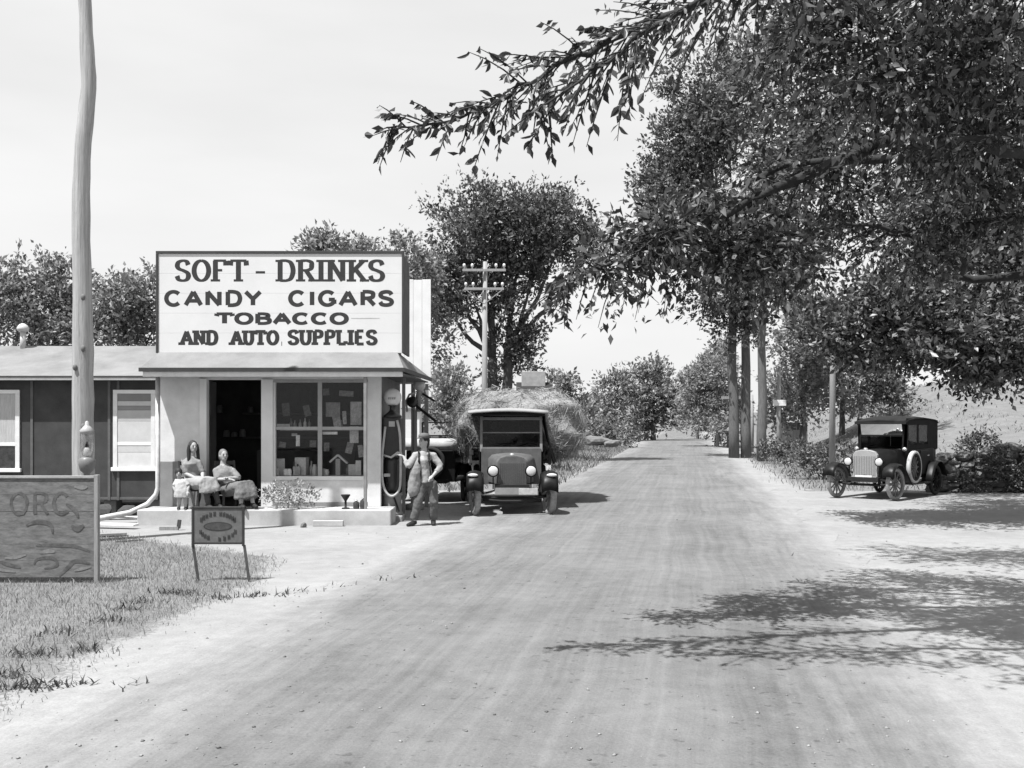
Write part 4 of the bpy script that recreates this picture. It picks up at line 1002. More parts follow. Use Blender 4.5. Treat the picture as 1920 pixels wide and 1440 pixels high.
tree('background_tree', 'tree crown peeping over the top of the billboard', gbase(680, 40), .22, [(640, 500, 60, 50, 2, 0, 260), (700, 495, 60, 45, 2, 0, 240), (600, 470, 28, 25, 1.0, 0, 26), (680, 600, 110, 80, 2, 1, 200)], 40, .23, group=BK, seed=4, up=.6)
tree('background_tree', 'tree crown between the billboard and the tall elm', gbase(790, 41), .2, [(770, 510, 50, 50, 2, 0, 300), (790, 600, 50, 80, 2, 1, 260)], 41, .23, group=BK, seed=5, up=.5)
tree('elm_tree', 'tall vase-shaped elm with a two-lobed crown behind the hay truck', gbase(938, 46), .30, [
    (875, 425, 62, 62, 2.2, 0, 560), (930, 440, 50, 55, 2, .5, 300), (1010, 420, 60, 62, 2.2, 0, 560), (1060, 455, 52, 45, 1.8, 0, 340), (1100, 480, 30, 22, 1, 0, 80), (850, 520, 48, 70, 1.8, 0, 380), (835, 585, 26, 30, 1, 0, 90),
    (920, 520, 60, 50, 2, .5, 300), (1000, 520, 50, 42, 1.5, 0, 220), (960, 590, 36, 50, 1.2, 0, 150), (885, 570, 34, 40, 1.2, 0, 90), (945, 670, 34, 55, 1, 0, 150), (988, 655, 24, 36, .8, 0, 90)], 46, .22, per=13, stems=2, up=.8, twig=1.15, dens=.8, seed=6, lm=LEAF_MID, tm=TRUNKDARK, fork=5.0)
SH = 'bushes behind the pumps and truck'
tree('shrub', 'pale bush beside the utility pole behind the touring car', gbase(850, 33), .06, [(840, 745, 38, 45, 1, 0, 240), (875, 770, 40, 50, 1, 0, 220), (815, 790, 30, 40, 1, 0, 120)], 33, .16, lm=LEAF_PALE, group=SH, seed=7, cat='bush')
tree('shrub', 'small dark bush showing just above the hay', gbase(1050, 62), .06, [(1045, 735, 28, 28, 1, 0, 160), (1075, 770, 30, 30, 1, 0, 120)], 62, .3, lm=LEAF_FAR, group=SH, seed=8, cat='bush')

RT = 'trees along the road ahead'
tree('roadside_elm', 'tall elm on the verge whose dark crown tops the road', gbase(1388, 52), .26, [
    (1290, 300, 70, 80, 2.6, 0, 520), (1250, 345, 55, 60, 2, 0, 330), (1330, 180, 70, 80, 2.6, 0, 460), (1370, 300, 100, 110, 3, 1, 560), (1270, 420, 60, 50, 2, 0, 300), (1350, 440, 90, 60, 2.4, 0, 420), (1310, 250, 60, 50, 2, -1, 260),
    (1320, 545, 34, 34, 1, 0, 90), (1360, 570, 30, 60, 1, 0, 150), (1385, 640, 26, 70, 1, 0, 170), (1400, 480, 60, 70, 2, 0, 300)], 52, .26, per=12, stems=2, up=.5, twig=1.3, dens=.85, seed=9, lm=LEAF_MID, tm=TRUNK, fork=10, group=RT, gapx=.85)
tree('roadside_elm', 'second tall elm, pale trunk standing right of the paired dark trunks', gbase(1428, 47), .22, [
    (1440, 150, 90, 90, 2.6, 0, 520), (1480, 300, 90, 100, 2.6, 0, 520), (1520, 440, 80, 70, 2, 0, 360), (1440, 520, 60, 50, 1.6, 0, 240), (1560, 250, 90, 90, 2, 1, 400)], 47, .26, per=9, seed=10, lm=LEAF_MID, fork=9, group=RT)
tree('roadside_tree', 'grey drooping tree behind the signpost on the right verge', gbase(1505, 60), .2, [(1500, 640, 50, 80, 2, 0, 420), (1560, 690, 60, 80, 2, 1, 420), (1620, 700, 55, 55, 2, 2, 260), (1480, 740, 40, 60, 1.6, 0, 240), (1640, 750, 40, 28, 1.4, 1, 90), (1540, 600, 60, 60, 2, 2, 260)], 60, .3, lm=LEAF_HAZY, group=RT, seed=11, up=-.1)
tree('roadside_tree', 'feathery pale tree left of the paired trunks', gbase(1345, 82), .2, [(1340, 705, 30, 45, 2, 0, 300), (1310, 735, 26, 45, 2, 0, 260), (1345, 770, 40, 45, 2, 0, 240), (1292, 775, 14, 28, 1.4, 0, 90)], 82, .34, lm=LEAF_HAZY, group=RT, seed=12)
tree('distant_tree', 'round dark tree at the far end of the road', gbase(1225, 118), .3, [(1220, 725, 38, 42, 3, 0, 330), (1250, 765, 40, 42, 3, 0, 300), (1195, 775, 45, 36, 3, 0, 260), (1225, 790, 60, 22, 3, 1, 160)], 118, .5, group=RT, seed=13)
tree('distant_tree', 'lower distant tree with a pale gap, left of the round dark one', gbase(1150, 112), .3, [(1160, 725, 26, 24, 2, 0, 150), (1140, 765, 36, 34, 3, 0, 240), (1105, 785, 30, 24, 3, 0, 160)], 112, .46, group=RT, seed=14)
tree('distant_shrub', 'low bush at the bend, left of the far road', gbase(1145, 76), .05, [(1130, 808, 24, 16, 1.2, 0, 120), (1165, 818, 22, 13, 1.2, 0, 100), (1100, 812, 20, 18, 1.2, 0, 90)], 76, .26, group=RT, seed=15, cat='bush')
VB = 'bushes on the right verge'
tree('shrub', 'dark bush on the bank left of the parked car', gbase(1545, 31), .05, [(1545, 870, 40, 18, .8, 0, 150), (1590, 856, 26, 16, .8, 1, 90), (1510, 868, 24, 16, .6, 0, 80)], 31, .13, group=VB, seed=16, cat='bush', lm=LEAF_MID)
tree('shrub', 'dark bush under the paired trunks by the signpost', gbase(1470, 44), .05, [(1450, 848, 30, 12, .8, 0, 90), (1490, 845, 28, 14, .8, 0, 90)], 44, .16, group=VB, seed=17, cat='bush', lm=LEAF_MID)
tree('shrub', 'small bush sprouting above the stone wall', gbase(1832, 26.2), .04, [(1835, 830, 26, 14, .4, 0, 70), (1815, 838, 14, 8, .3, 0, 30), (1900, 850, 26, 12, .4, 0, 60)], 26.2, .10, group=VB, seed=18, cat='bush', lm=LEAF_MID)
tree('shrub', 'lone dark shrub on the field slope behind the parked car', gbase(1668, 60), .05, [(1668, 728, 20, 20, 1, 0, 110), (1690, 752, 24, 12, 1, 0, 60)], 60, .25, group=VB, seed=19, cat='bush', lm=LEAF_MID)
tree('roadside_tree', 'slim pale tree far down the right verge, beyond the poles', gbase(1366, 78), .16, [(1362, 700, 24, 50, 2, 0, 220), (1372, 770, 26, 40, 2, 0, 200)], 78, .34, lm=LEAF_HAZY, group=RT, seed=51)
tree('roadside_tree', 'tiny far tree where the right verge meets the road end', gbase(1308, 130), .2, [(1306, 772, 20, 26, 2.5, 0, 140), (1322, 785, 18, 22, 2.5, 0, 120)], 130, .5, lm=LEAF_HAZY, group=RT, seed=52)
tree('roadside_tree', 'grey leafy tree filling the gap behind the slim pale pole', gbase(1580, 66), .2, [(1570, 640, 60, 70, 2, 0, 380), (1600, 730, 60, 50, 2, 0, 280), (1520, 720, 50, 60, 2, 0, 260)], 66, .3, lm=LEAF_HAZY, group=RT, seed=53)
# the shade tree beside the wall
tree('shade_tree', 'dark shade tree overhanging the stone wall and parked car', (13.6, 19.2, 0), .40, [
    (1900, 575, 150, 105, 2.2, -1, 950), (1700, 612, 100, 66, 1.8, -1.5, 560), (1790, 628, 100, 60, 1.6, -1, 640), (1590, 600, 70, 60, 1.5, -1.5, 320), (1540, 625, 44, 30, 1, -1, 130), (2050, 560, 160, 150, 3, 0, 700),
    (1840, 480, 130, 80, 2.2, 0, 560), (1980, 330, 200, 160, 3, 0, 600), (1780, 350, 150, 110, 2.4, .5, 420), (1660, 560, 70, 40, 1.2, -1, 200), (1850, 662, 90, 40, 1.2, -1, 300), (1930, 655, 90, 48, 1.2, -1, 330), (2150, 300, 200, 220, 3, 1, 500), (1800, 470, 120, 60, 1.6, 4.6, 420), (1940, 430, 140, 80, 2, 5, 520), (2080, 430, 140, 90, 2, 5, 420), (1720, 430, 80, 60, 1.4, 4.2, 240)], 18.2, .125, per=9, seed=20, lm=LEAF_NEAR, tm=TRUNKDARK, fork=2.6, up=.05, twig=.45)

# ------------------------------------------------------------------ the near tree whose branches hang into the picture
def near_tree():
    rg = np.random.default_rng(77)
    t = empty('overhanging_tree', (8.6, 6.3, 0)); tag(t, 'near tree whose long leafy branches hang in from the upper right', 'tree')
    wd = MB(); base = np.array([8.6, 6.3, 0])
    wd.tube(wobble_path((8.6, 6.3, -.3), (8.4, 6.4, 3.6), 6, .04, rg), [.42, .36, .33, .32, .31, .3, .3], 12)
    A = lambda *q: [np.array(P(*p)) for p in q]
    limbs = [
        (A((1750, -230, 6.6), (1480, -60, 6.5), (1300, 12, 6.4), (1180, 60, 6.3), (1060, 118, 6.2), (960, 175, 6.15), (850, 225, 6.1), (730, 243, 6.1)), .040, .42, 24),
        (A((1640, -120, 5.9), (1420, -40, 5.8), (1240, 40, 5.8), (1120, 130, 5.8), (1010, 205, 5.8)), .025, .45, 17),
        (A((1980, 150, 7.6), (1780, 215, 7.7), (1600, 290, 7.8), (1480, 345, 7.8), (1380, 390, 7.7), (1270, 440, 7.6), (1170, 485, 7.5), (1080, 520, 7.5), (1045, 548, 7.5)), .07, .42, 15),
        (A((1980, 60, 7.9), (1780, 60, 8.0), (1620, 90, 8.0), (1520, 80, 7.9), (1450, 100, 7.8)), .06, .5, 11),
        (A((1980, 290, 6.6), (1860, 255, 6.6), (1760, 268, 6.6), (1690, 280, 6.6)), .04, .42, 9),
        (A((2000, 400, 8.8), (1850, 420, 8.9), (1700, 430, 9.0), (1580, 420, 9.0), (1480, 450, 8.9)), .06, .5, 9),
        (A((2000, -60, 7.0), (1850, -40, 7.1), (1700, 0, 7.2), (1560, 20, 7.3)), .06, .5, 11),
        (A((1560, 300, 8.6), (1450, 400, 8.5), (1370, 470, 8.4), (1300, 500, 8.3), (1240, 500, 8.3)), .04, .45, 9),
        (A((1900, 520, 9.5), (1800, 480, 9.4), (1680, 440, 9.3), (1600, 470, 9.3)), .05, .4, 6),
    ]
    POS, DIR, SZ = [], [], []; leafsize = .071
    for pts, r0, tl, dn in limbs:
        full = [np.array([8.4, 6.4, 3.4])] + pts
        # smooth polyline
        ctl = [tuple(p) for p in full]; sm = []
        for i in range(len(ctl)-1):
            p0, p1, p2, p3 = [np.array(ctl[max(0, min(len(ctl)-1, k))]) for k in (i-1, i, i+1, i+2)]
            for u in np.linspace(0, 1, 6)[:-1]: sm.append(.5*((2*p1)+(p2-p0)*u+(2*p0-5*p1+4*p2-p3)*u*u+(3*p1-p0-3*p2+p3)*u**3))
        sm.append(np.array(ctl[-1])); n = len(sm)
        sm = [p+rg.normal(size=3)*.012 for p in sm]
        wd.tube(sm, list(r0*1.1*(1-np.linspace(0, 1, n))**1.3+.006), 8)
        # side twigs with leaves
        seg = sm[4:]
        Lt = sum(np.linalg.norm(seg[i+1]-seg[i]) for i in range(len(seg)-1)); m = int(Lt*dn)
        for k in range(m):
            u = (k+rg.uniform())/m; f = u*(len(seg)-1); i = min(int(f), len(seg)-2); p = seg[i]+(seg[i+1]-seg[i])*(f-i); fw_ = unit(seg[i+1]-seg[i])
            side = unit(np.cross(fw_, rg.normal(size=3))); d = unit(fw_*.75+side*.8+np.array([0, 0, -.12])); L = tl*rg.uniform(.45, 1.35)*(1.0-.55*u**3)
            q = [p+d*L*s-np.array([0, 0, .22*L*s*s]) for s in (0, .35, .7, 1)]
            wd.tube(q, [.006, .005, .004, .002], 4, False)
            nl = int(L*22)+2
            tt = np.sort(rg.uniform(.12, 1.0, nl)); pos = np.array([p+d*L*s-np.array([0, 0, .22*L*s*s]) for s in tt])
            # alternate leaves hanging from the twig
            sd_ = unit(np.cross(d, np.array([0, 0, 1.0]))); sg_ = np.where(np.arange(nl) % 2, 1, -1)[:, None]
            ld = unit(d*.55+sd_*sg_*.6+rg.normal(size=(nl, 3))*.35+np.array([0, 0, -.55]))
            POS.append(pos); DIR.append(ld); SZ.append(leafsize*rg.uniform(.65, 1.3, nl))
    # fuller parts of the crown
    for (px, py, Yb, rx, ry, rd, n) in ((1680, 130, 7.0, 170, 120, .7, 150), (1840, 90, 6.8, 160, 130, .7, 190), (1640, 150, 11, 180, 130, 1.0, 300), (1850, 130, 10.6, 160, 150, 1.0, 330), (1800, 330, 9, 170, 90, .9, 260), (1560, 320, 9.2, 130, 90, .9, 220), (1460, 70, 7.8, 90, 60, .6, 34), (1290, 445, 7.9, 95, 60, .5, 170), (1390, 475, 8.3, 100, 55, .6, 150), (1500, 500, 8.8, 80, 60, .6, 90), (1780, -140, 7.5, 220, 110, 1, 130), (1500, -110, 7.2, 180, 80, .8, 40), (1500, -150, 5.3, 200, 70, .7, 46), (1700, -170, 5.4, 220, 80, .8, 70), (1950, -120, 5.8, 220, 110, .9, 120), (1600, 40, 7.0, 160, 70, .5, 120), (1850, 250, 7.4, 130, 80, .5, 150), (1220, 440, 7.5, 50, 40, .3, 60), (1130, 505, 7.5, 50, 32, .25, 40), (2080, 250, 8, 170, 240, 1.2, 260), (1720, 470, 9.2, 90, 40, .6, 70)):
        c = P(px, py, Yb); q = Yb/F; org, d = blob_twigs(c, (rx*q, rd, ry*q), n, rg, max(5, n//9), .2, .0); L = .38*rg.uniform(.5, 1.4, n)
        for i in range(0, n, 2): wd.tube([org[i], org[i]+d[i]*L[i]*.6, org[i]+d[i]*L[i]-np.array([0, 0, .05])], [.005, .004, .002], 4, False)
        pos, dd, sz = spray_leaves(org, d, L, 12, leafsize*1.12, rg, .2, .03, -.35); POS.append(pos); DIR.append(dd); SZ.append(sz)
        cc = np.array(c); 
        for i in range(0, n, 14): wd.tube([cc+(org[i]-cc)*.1, cc+(org[i]-cc)*.6+rg.normal(size=3)*.04, org[i]], [.016, .01, .005], 5, False)
    pos = np.concatenate(POS); dd = np.concatenate(DIR); sz = np.concatenate(SZ)
    keep(wd.build('trunk', mat('near_bark', .03, .95, .4, 8, .6), None, smooth=True), t)
    # the 300 leaves that show largest stand alone, the rest is one mass
    px = 960+pos[:, 0]/pos[:, 1]*F; py = HZ-(pos[:, 2]-CH)/pos[:, 1]*F
    vis = (px > 690) & (px < 1915) & (py > 5) & (pos[:, 1] > 2); sky_side = (px < 1330) 
    score = sz/pos[:, 1]*vis*(1+.8*sky_side); order = np.argsort(-score); pick = order[:300]; rest = order[300:]
    v, f = leaf_geo(pos[rest], dd[rest], sz[rest], .46, .10, rg)
    fo = fast_mesh('crown', v, f, LEAF_NEAR); keep(fo, t); fo['kind'] = 'stuff'
    prof = [(0, 0), (.18, .14), (.42, .235), (.68, .17), (.88, .06), (1, 0)]
    lv = [(0, x, 0) for x, w in prof]+[(w, x, .05*math.sin(x*3)+.06) for x, w in prof[1:-1]]+[(-w, x, .05*math.sin(x*3)+.06) for x, w in prof[1:-1]]
    lf = []
    for s_ in (6, 10):
        ch = [0]+[s_+k for k in range(4)]+[5]
        for k in range(5):
            a, b_, c_, d_ = k, k+1, ch[k+1], ch[k]
            lf.append(tuple(dict.fromkeys((a, b_, c_, d_))))
    me = bpy.data.meshes.new('leaf'); me.from_pydata(lv, [], lf); me.materials.append(LEAF_NEAR); me.polygons.foreach_set('use_smooth', [True]*len(me.polygons)); me.update()
    inv = (Matrix.Translation(t.location)).inverted()
    for i in pick:
        o = bpy.data.objects.new('leaf', me); COL.objects.link(o); o.parent = t; o.matrix_parent_inverse = inv
        y = Vector(dd[i]); x = y.cross(Vector(rg.normal(size=3))).normalized(); z = x.cross(y)
        M = Matrix((x, y, z)).transposed().to_4x4(); o.matrix_basis = Matrix.Translation(Vector(pos[i])) @ M @ Matrix.Scale(float(sz[i])*1.1, 4)
    return t
near_tree()

# ------------------------------------------------------------------ poles, far buildings, stone wall
PALEPOLE = mat('pale_pole', .24, .85, .25, 6, .4, (3, 3, .3))
up_ = empty('utility_pole', gbase(908, 32)); tag(up_, 'utility pole with two crossarms in front of the tall elm', 'pole')
MB().tube([(0, 0, -.4), (.01, 0, 3), (.03, 0, ZA(495, 32))], [.11, .095, .07], 12).build('shaft', PALEPOLE, up_, smooth=True)
for py, w in ((512, .72), (547, .66)):
    a = MB().box(-w, w, -.04, .04, ZA(py, 32)-.04, ZA(py, 32)+.04).build('crossarm', PALEPOLE, up_, bevel=.006); a.location.y = -.13
    for x in (-w*.92, -w*.55, w*.55, w*.92): MB().lathe([(.02, ZA(py, 32)+.05), (.02, ZA(py, 32)+.1), (.05, ZA(py, 32)+.12), (.045, ZA(py, 32)+.2), (.02, ZA(py, 32)+.22)], (x, 0, 0), n=10).build('insulator', GLOBE, a, smooth=True)
bc = MB(); bc.bar((-.6, -.17, ZA(549, 32)), (0, -.12, ZA(575, 32)), .03); bc.bar((.6, -.17, ZA(549, 32)), (0, -.12, ZA(575, 32)), .03); bc.build('brace', GREYWOOD, up_)
PG = 'poles along the right verge'
def simple_pole(px, Y, top, r, label, arm=False):
    b = gbase(px, Y); o = empty('utility_pole', b); tag(o, label, 'pole', PG)
    MB().tube([(0, 0, -.4), (.02, 0, (top-b[2])*.5), (0, 0, top-b[2])], [r, r*.9, r*.7], 10).build('shaft', PALEPOLE, o, smooth=True)
    if arm: MB().box(-.8, .8, -.12, -.04, ZA(748, Y)-b[2], ZA(743, Y)-b[2]).build('crossarm', PALEPOLE, o)
simple_pole(1560, 29, ZA(480, 29), .10, 'pale slim pole standing behind the front of the parked car')
simple_pole(1345, 80, ZA(660, 80), .13, 'thin far pole left of the crossarmed one on the verge')
simple_pole(1373, 68, ZA(690, 68), .13, 'far pole with a small crossarm beside the paired trunks', True)
simple_pole(1410, 64, ZA(740, 64), .12, 'short pale post between the paired trunks and the elm')
spst = empty('sign_post', gbase(1460, 52)); tag(spst, 'rough pale post carrying a small blank white board on the verge', 'sign'); zb = spst.location.z
MB().tube([(.03, 0, -.3), (0, 0, 2), (.02, 0, ZA(690, 52)-zb)], [.15, .12, .09], 9).build('post', PALEPOLE, spst, smooth=True)
MB().box(-.36, .36, -.18, -.14, ZA(761, 52)-zb, ZA(750, 52)-zb).build('board', WHITE, spst, bevel=.01)
fs_ = empty('field_shed', gbase(1488, 74)); tag(fs_, 'small dark shed with a pale roof among the verge trees', 'shed'); w_ = 20/F*74; hz = ZA(790, 74)-fs_.location.z
MB().box(-w_, w_, -.8, .8, -.3, hz).build('wall', mat('shed_boards', .07, .9, .3), fs_)
MB().poly([(-w_-.15, -1, hz-.1), (w_+.15, -1, hz-.1), (w_+.15, .0, hz+.45), (-w_-.15, 0, hz+.45)], (0, 0, .06)).build('roof', GREYWOOD, fs_); MB().poly([(-w_-.15, 1, hz-.1), (w_+.15, 1, hz-.1), (w_+.15, .004, hz+.45), (-w_-.15, .004, hz+.45)], (0, 0, .06)).build('roof', GREYWOOD, fs_)
MB().box(-.3, .3, -.83, -.801, 0, 1.5).build('door', DARKWOOD, fs_)
hs = empty('distant_house', gbase(1000, 38)); tag(hs, 'house behind the hay truck showing only its dark roof and pale chimney', 'house')
hw = 20/F*38; rz_ = ZA(725, 38)
MB().box(-hw*1.5, hw*1.5, -1.6, 1.6, -.3, rz_-.9).build('wall', OFFWHITE, hs)
for sgn in (-1, 1): MB().poly([(-hw*1.6, sgn*1.9, rz_-1.05), (hw*1.6, sgn*1.9, rz_-1.05), (hw*1.6, sgn*.004, rz_), (-hw*1.6, sgn*.004, rz_)], (0, 0, .07)).build('roof', mat('dark_shingle', .02, .9, .3), hs)
MB().box(XA(978, 38)-hs.location.x, XA(1022, 38)-hs.location.x, -.3, .3, rz_-.4, ZA(702, 38)).build('chimney', mat('chimney_grey', .27, .8, .25), hs, bevel=.02)
wh = empty('white_outhouse', gbase(774, 31)); tag(wh, 'narrow white outbuilding glimpsed between the pumps', 'outbuilding')
MB().box(-.25, .25, -.4, .4, -.2, ZA(776, 31)).build('wall', WHITE, wh); MB().poly([(-.33, -.5, ZA(776, 31)), (.33, -.5, ZA(776, 31)), (.33, .5, ZA(768, 31)), (-.33, .5, ZA(768, 31))], (0, 0, .05)).build('roof', ROOFING, wh)

def stone_mesh(seed, m):
    rg = np.random.default_rng(seed); bm = bmesh.new(); bmesh.ops.create_icosphere(bm, subdivisions=2, radius=1)
    k = rg.normal(size=(4, 3)); 
    for v in bm.verts:
        p = np.array(v.co); s_ = 1+.16*math.sin(k[0] @ p*2.2)+.12*math.sin(k[1] @ p*3.1+1)
        for q in (k[2], k[3]): 
            d = float(unit(q[None])[0] @ p)
            if d > .55: s_ *= .55/d*.9+.1
        v.co = Vector(p*s_)
    me = bpy.data.meshes.new('stone'); bm.to_mesh(me); bm.free(); me.materials.append(m); me.polygons.foreach_set('use_smooth', [False]*len(me.polygons)); return me
STONE = mat('field_stone', .13, .95, .35, 3, .4)
SM = [stone_mesh(i, STONE) for i in range(7)]
wall = empty('stone_wall', (12.6, 25.0, 0)); tag(wall, 'rough dry field-stone wall in the shade behind the parked car', 'wall')
rs = random.Random(3); xw = -1.75
while xw < 3.6:
    z = 0.0; hmax = .75+.35*min(1, max(0, (xw+1.6)/1.2)); wst = rs.uniform(.26, .42)
    while z < hmax:
        h_ = rs.uniform(.13, .24); o = bpy.data.objects.new('stone', rs.choice(SM)); COL.objects.link(o); o.parent = wall
        o.location = (xw+rs.uniform(-.05, .05), rs.uniform(-.06, .06)+.05*z, z+h_*.5); o.scale = (wst*.56, .26, h_*.62); o.rotation_euler = (rs.uniform(-.25, .25), rs.uniform(-.2, .2), rs.uniform(-.3, .3)); z += h_*.9
    xw += wst*.86
for i, (px, py, Y, s_) in enumerate(((1108, 826, 72, .8), (1125, 824, 73, .9), (1148, 829, 71, .6))):
    b = G(px, 842); o = bpy.data.objects.new('boulder', SM[i]); COL.objects.link(o); o.location = P(px, py+2, Y); o.scale = (s_*1.1, s_*.6, s_*.45); tag(o, ('pale boulder at the far bend, left end of the three', 'pale middle boulder of three at the far bend', 'smaller pale boulder at the far bend, nearest the road')[i], 'boulder', 'boulders at the far bend')

tree('wall_creeper', 'dark creeper growing over the right end of the stone wall', (13.4, 24.75, 0), .03, [(1900, 880, 40, 34, .25, 0, 200), (1860, 862, 26, 18, .2, 0, 70), (1950, 880, 40, 40, .25, 0, 160), (1830, 905, 22, 14, .2, 0, 50)], 24.7, .085, per=8, lm=LEAF_MID, seed=41, cat='creeper', up=0, fork=.3)
# ------------------------------------------------------------------ things on and around the porch
tree('flower_clump', 'pale leafy flower clump against the store window panel', (XA(540, 16.85), 16.85, DECK-.02), .012, [(515, 925, 20, 18, .12, 0, 46), (548, 922, 24, 20, .12, 0, 56), (575, 932, 14, 12, .1, 0, 26), (530, 938, 34, 8, .12, 0, 36)], 16.85, .055, per=7, lm=leafmat('flower_leaf', .30, .6, .3), seed=31, cat='plant', fork=DECK+.05)
bm_ = empty('black_funnel', (XA(648, 16.7), 16.7, DECK-.02)); tag(bm_, 'black funnel-topped stand on the store porch', 'stand')
MB().lathe([(.07, 0), (.07, .02), (.02, .03), (.02, .14), (.085, .24), (.08, .25)], (0, 0, 0), n=16).build('stand', BLACKDULL, bm_, smooth=True)
for i, (px, h_) in enumerate(((668, .16), (681, .2))):
    o = MB().lathe([(.05, 0), (.055, .01), (.055, h_*.7), (.02, h_*.85), (.02, h_)], (XA(px, 16.68), 16.68, DECK-.02), n=14).build('oil_bottle', mat('dark_bottle', .03, .2, .3, spec=.6), smooth=True)
    tag(o, ('shorter dark oil bottle on the porch beside the funnel stand', 'taller dark oil bottle on the porch beside the post')[i], 'bottle', 'oil bottles on the porch')
pb = MB().box(-.26, .26, -.05, .05, 0, .10).build('white_block', mat('block_grey', .34, .8, .2), bevel=.01); pb.location = (XA(616, 16.42), 16.40, .0); tag(pb, 'low white block lying against the porch step', 'block')
rk = bpy.data.objects.new('stone', SM[2]); COL.objects.link(rk); rk.location = (XA(569, 16.2), 16.2, .03); rk.scale = (.05, .05, .07); tag(rk, 'small dark stone on the bare earth before the porch', 'stone')
bn = empty('bent_strip', (XA(330, 16.0), 15.75, 0)); tag(bn, 'short bent timber lying on the ground left of the porch', 'timber')
MB().bar((-.18, 0, .03), (.12, .02, .03), .06).build('bar', GREYWOOD, bn); MB().bar((.12, .02, .03), (.14, .02, .17), .05).build('upright', DARKWOOD, bn)
LG = 'scrap boards by the downspout'
lb = random.Random(8)
for i, (px, py, L, a, lab) in enumerate(((225, 968, .9, .15, 'long pale scrap board lying flat under the shed wall'), (215, 985, .8, -.2, 'pale scrap board angled toward the faded signboard'), (250, 975, .7, .55, 'pale scrap board leaning on the downspout foot'), (205, 1000, .5, .4, 'short grey scrap board nearest the grass'))):
    p = G(px, py+6); o = MB().box(-L/2, L/2, -.08, .08, 0, .035).build('scrap_board', OFFWHITE if i < 3 else GREYWOOD, bevel=.004)
    o.location = (p.x, p.y, .02+.03*i*(i < 3)); o.rotation_euler = (0, .06*i if i == 2 else 0, a); tag(o, lab, 'board', LG)
for i, (px, py, s_, lab) in enumerate(((195, 955, .16, 'dark stone under the shed beside the faded signboard'), (240, 952, .13, 'dark stone under the shed near the downspout'))):
    p = G(px, 985); o = bpy.data.objects.new('dark_stone', stone_mesh(60+i, mat('dark_stone', .05, .9, .3))); COL.objects.link(o); o.location = (XA(px, 17.8), 17.8, .1); o.scale = (s_*1.5, s_, s_); tag(o, lab, 'stone', 'stones under the shed')

# goods in the shop window
GJ, GBX, GBT = 'jars in the shop window', 'boxes in the shop window', 'bottles in the shop window'
zl, zu = WZ(893)+.006, WZ(804); gl = random.Random(2)
ORD = {}
def good(kind, px, Y, z, w, h_, v, lab, grp):
    x = XA(px, Y); m = mat('goods_%03d' % int(v*1000), v, .5, .25, 20)
    if kind == 'box': o = MB().box(-w/2, w/2, -w*.3, w*.3, 0, h_).build('carton', m, bevel=.004); o.rotation_euler = (0, 0, gl.uniform(-.3, .3))
    elif kind == 'jar': o = MB().lathe([(w*.48, 0), (w*.5, .01), (w*.5, h_*.75), (w*.35, h_*.85), (w*.38, h_*.87), (w*.38, h_)], (0, 0, 0), n=14).build('jar', m, smooth=True)
    else: o = MB().lathe([(w*.48, 0), (w*.5, .01), (w*.5, h_*.55), (w*.18, h_*.75), (w*.18, h_)], (0, 0, 0), n=12).build('bottle', m, smooth=True)
    ORD[lab] = ORD.get(lab, 0)+1; lab = lab.replace('@', ('first', 'second', 'third', 'fourth', 'fifth', 'sixth', 'seventh')[ORD[lab]-1])
    o.location = (x, Y, z); tag(o, lab, {'box': 'box', 'jar': 'jar', 'bot': 'bottle'}[kind], grp)
    return o
for px, w, h_, v in ((525, .17, .30, .5), (556, .13, .16, .36), (566, .22, .32, .55), (606, .1, .12, .4), (660, .13, .2, .4), (672, .1, .27, .5)): good('box', px, 17.55 if w > .14 else 17.42, zl, w, h_, v, '@ pale carton from the left on the lower window shelf', GBX)
for px, w, h_, v in ((519, .1, .13, .45), (536, .09, .12, .7), (543, .08, .12, .9), (590, .09, .2, .45), (612, .1, .11, .5)): good('jar', px, 17.38, zl, w, h_, v, '@ squat jar from the left along the window shelf front', GJ)
for px, h_, v in ((552, .24, .1), (558, .2, .08), (584, .26, .3), (595, .22, .08), (652, .2, .12), (667, .22, .15)): good('bot', px, 17.45, zl, .07, h_, v, '@ slim bottle from the left on the lower window shelf', GBT)
for px, h_, v in ((546, .2, .12), (553, .16, .2), (563, .17, .3), (572, .2, .45), (580, .18, .15), (640, .16, .3)): good('bot', px, 17.74, zu+.0, .06, h_, v, '@ slim bottle from the left on the upper window shelf', GBT)
good('box', 530, 17.76, zu, .28, .09, .4, 'long flat carton on the upper window shelf', GBX); 
for (px, py, w, h_, v, lab) in ((618, 812, .3, .05, .9, 'bright white card hung across the middle of the shop window'), (560, 826, .07, .2, .5, 'small pale card hanging in the lower left pane'), (668, 775, .2, .42, .3, 'tall pale poster in the upper right pane'), (625, 768, .26, .26, .16, 'grey poster in the upper right pane'), (665, 815, .16, .3, .36, 'pale poster in the lower right pane'), (552, 815, .1, .05, .3, 'tiny card in the lower left pane')):
    o = MB().box(-w/2, w/2, -.003, .003, -h_/2, h_/2).build('window_card', mat('card_%d' % px, v, .8, .45, 14, .0)); o.location = (XA(px, 17.4), 17.34+.01*(px % 7), ZA(py, 17.4)); tag(o, lab, 'card', 'cards in the shop window')
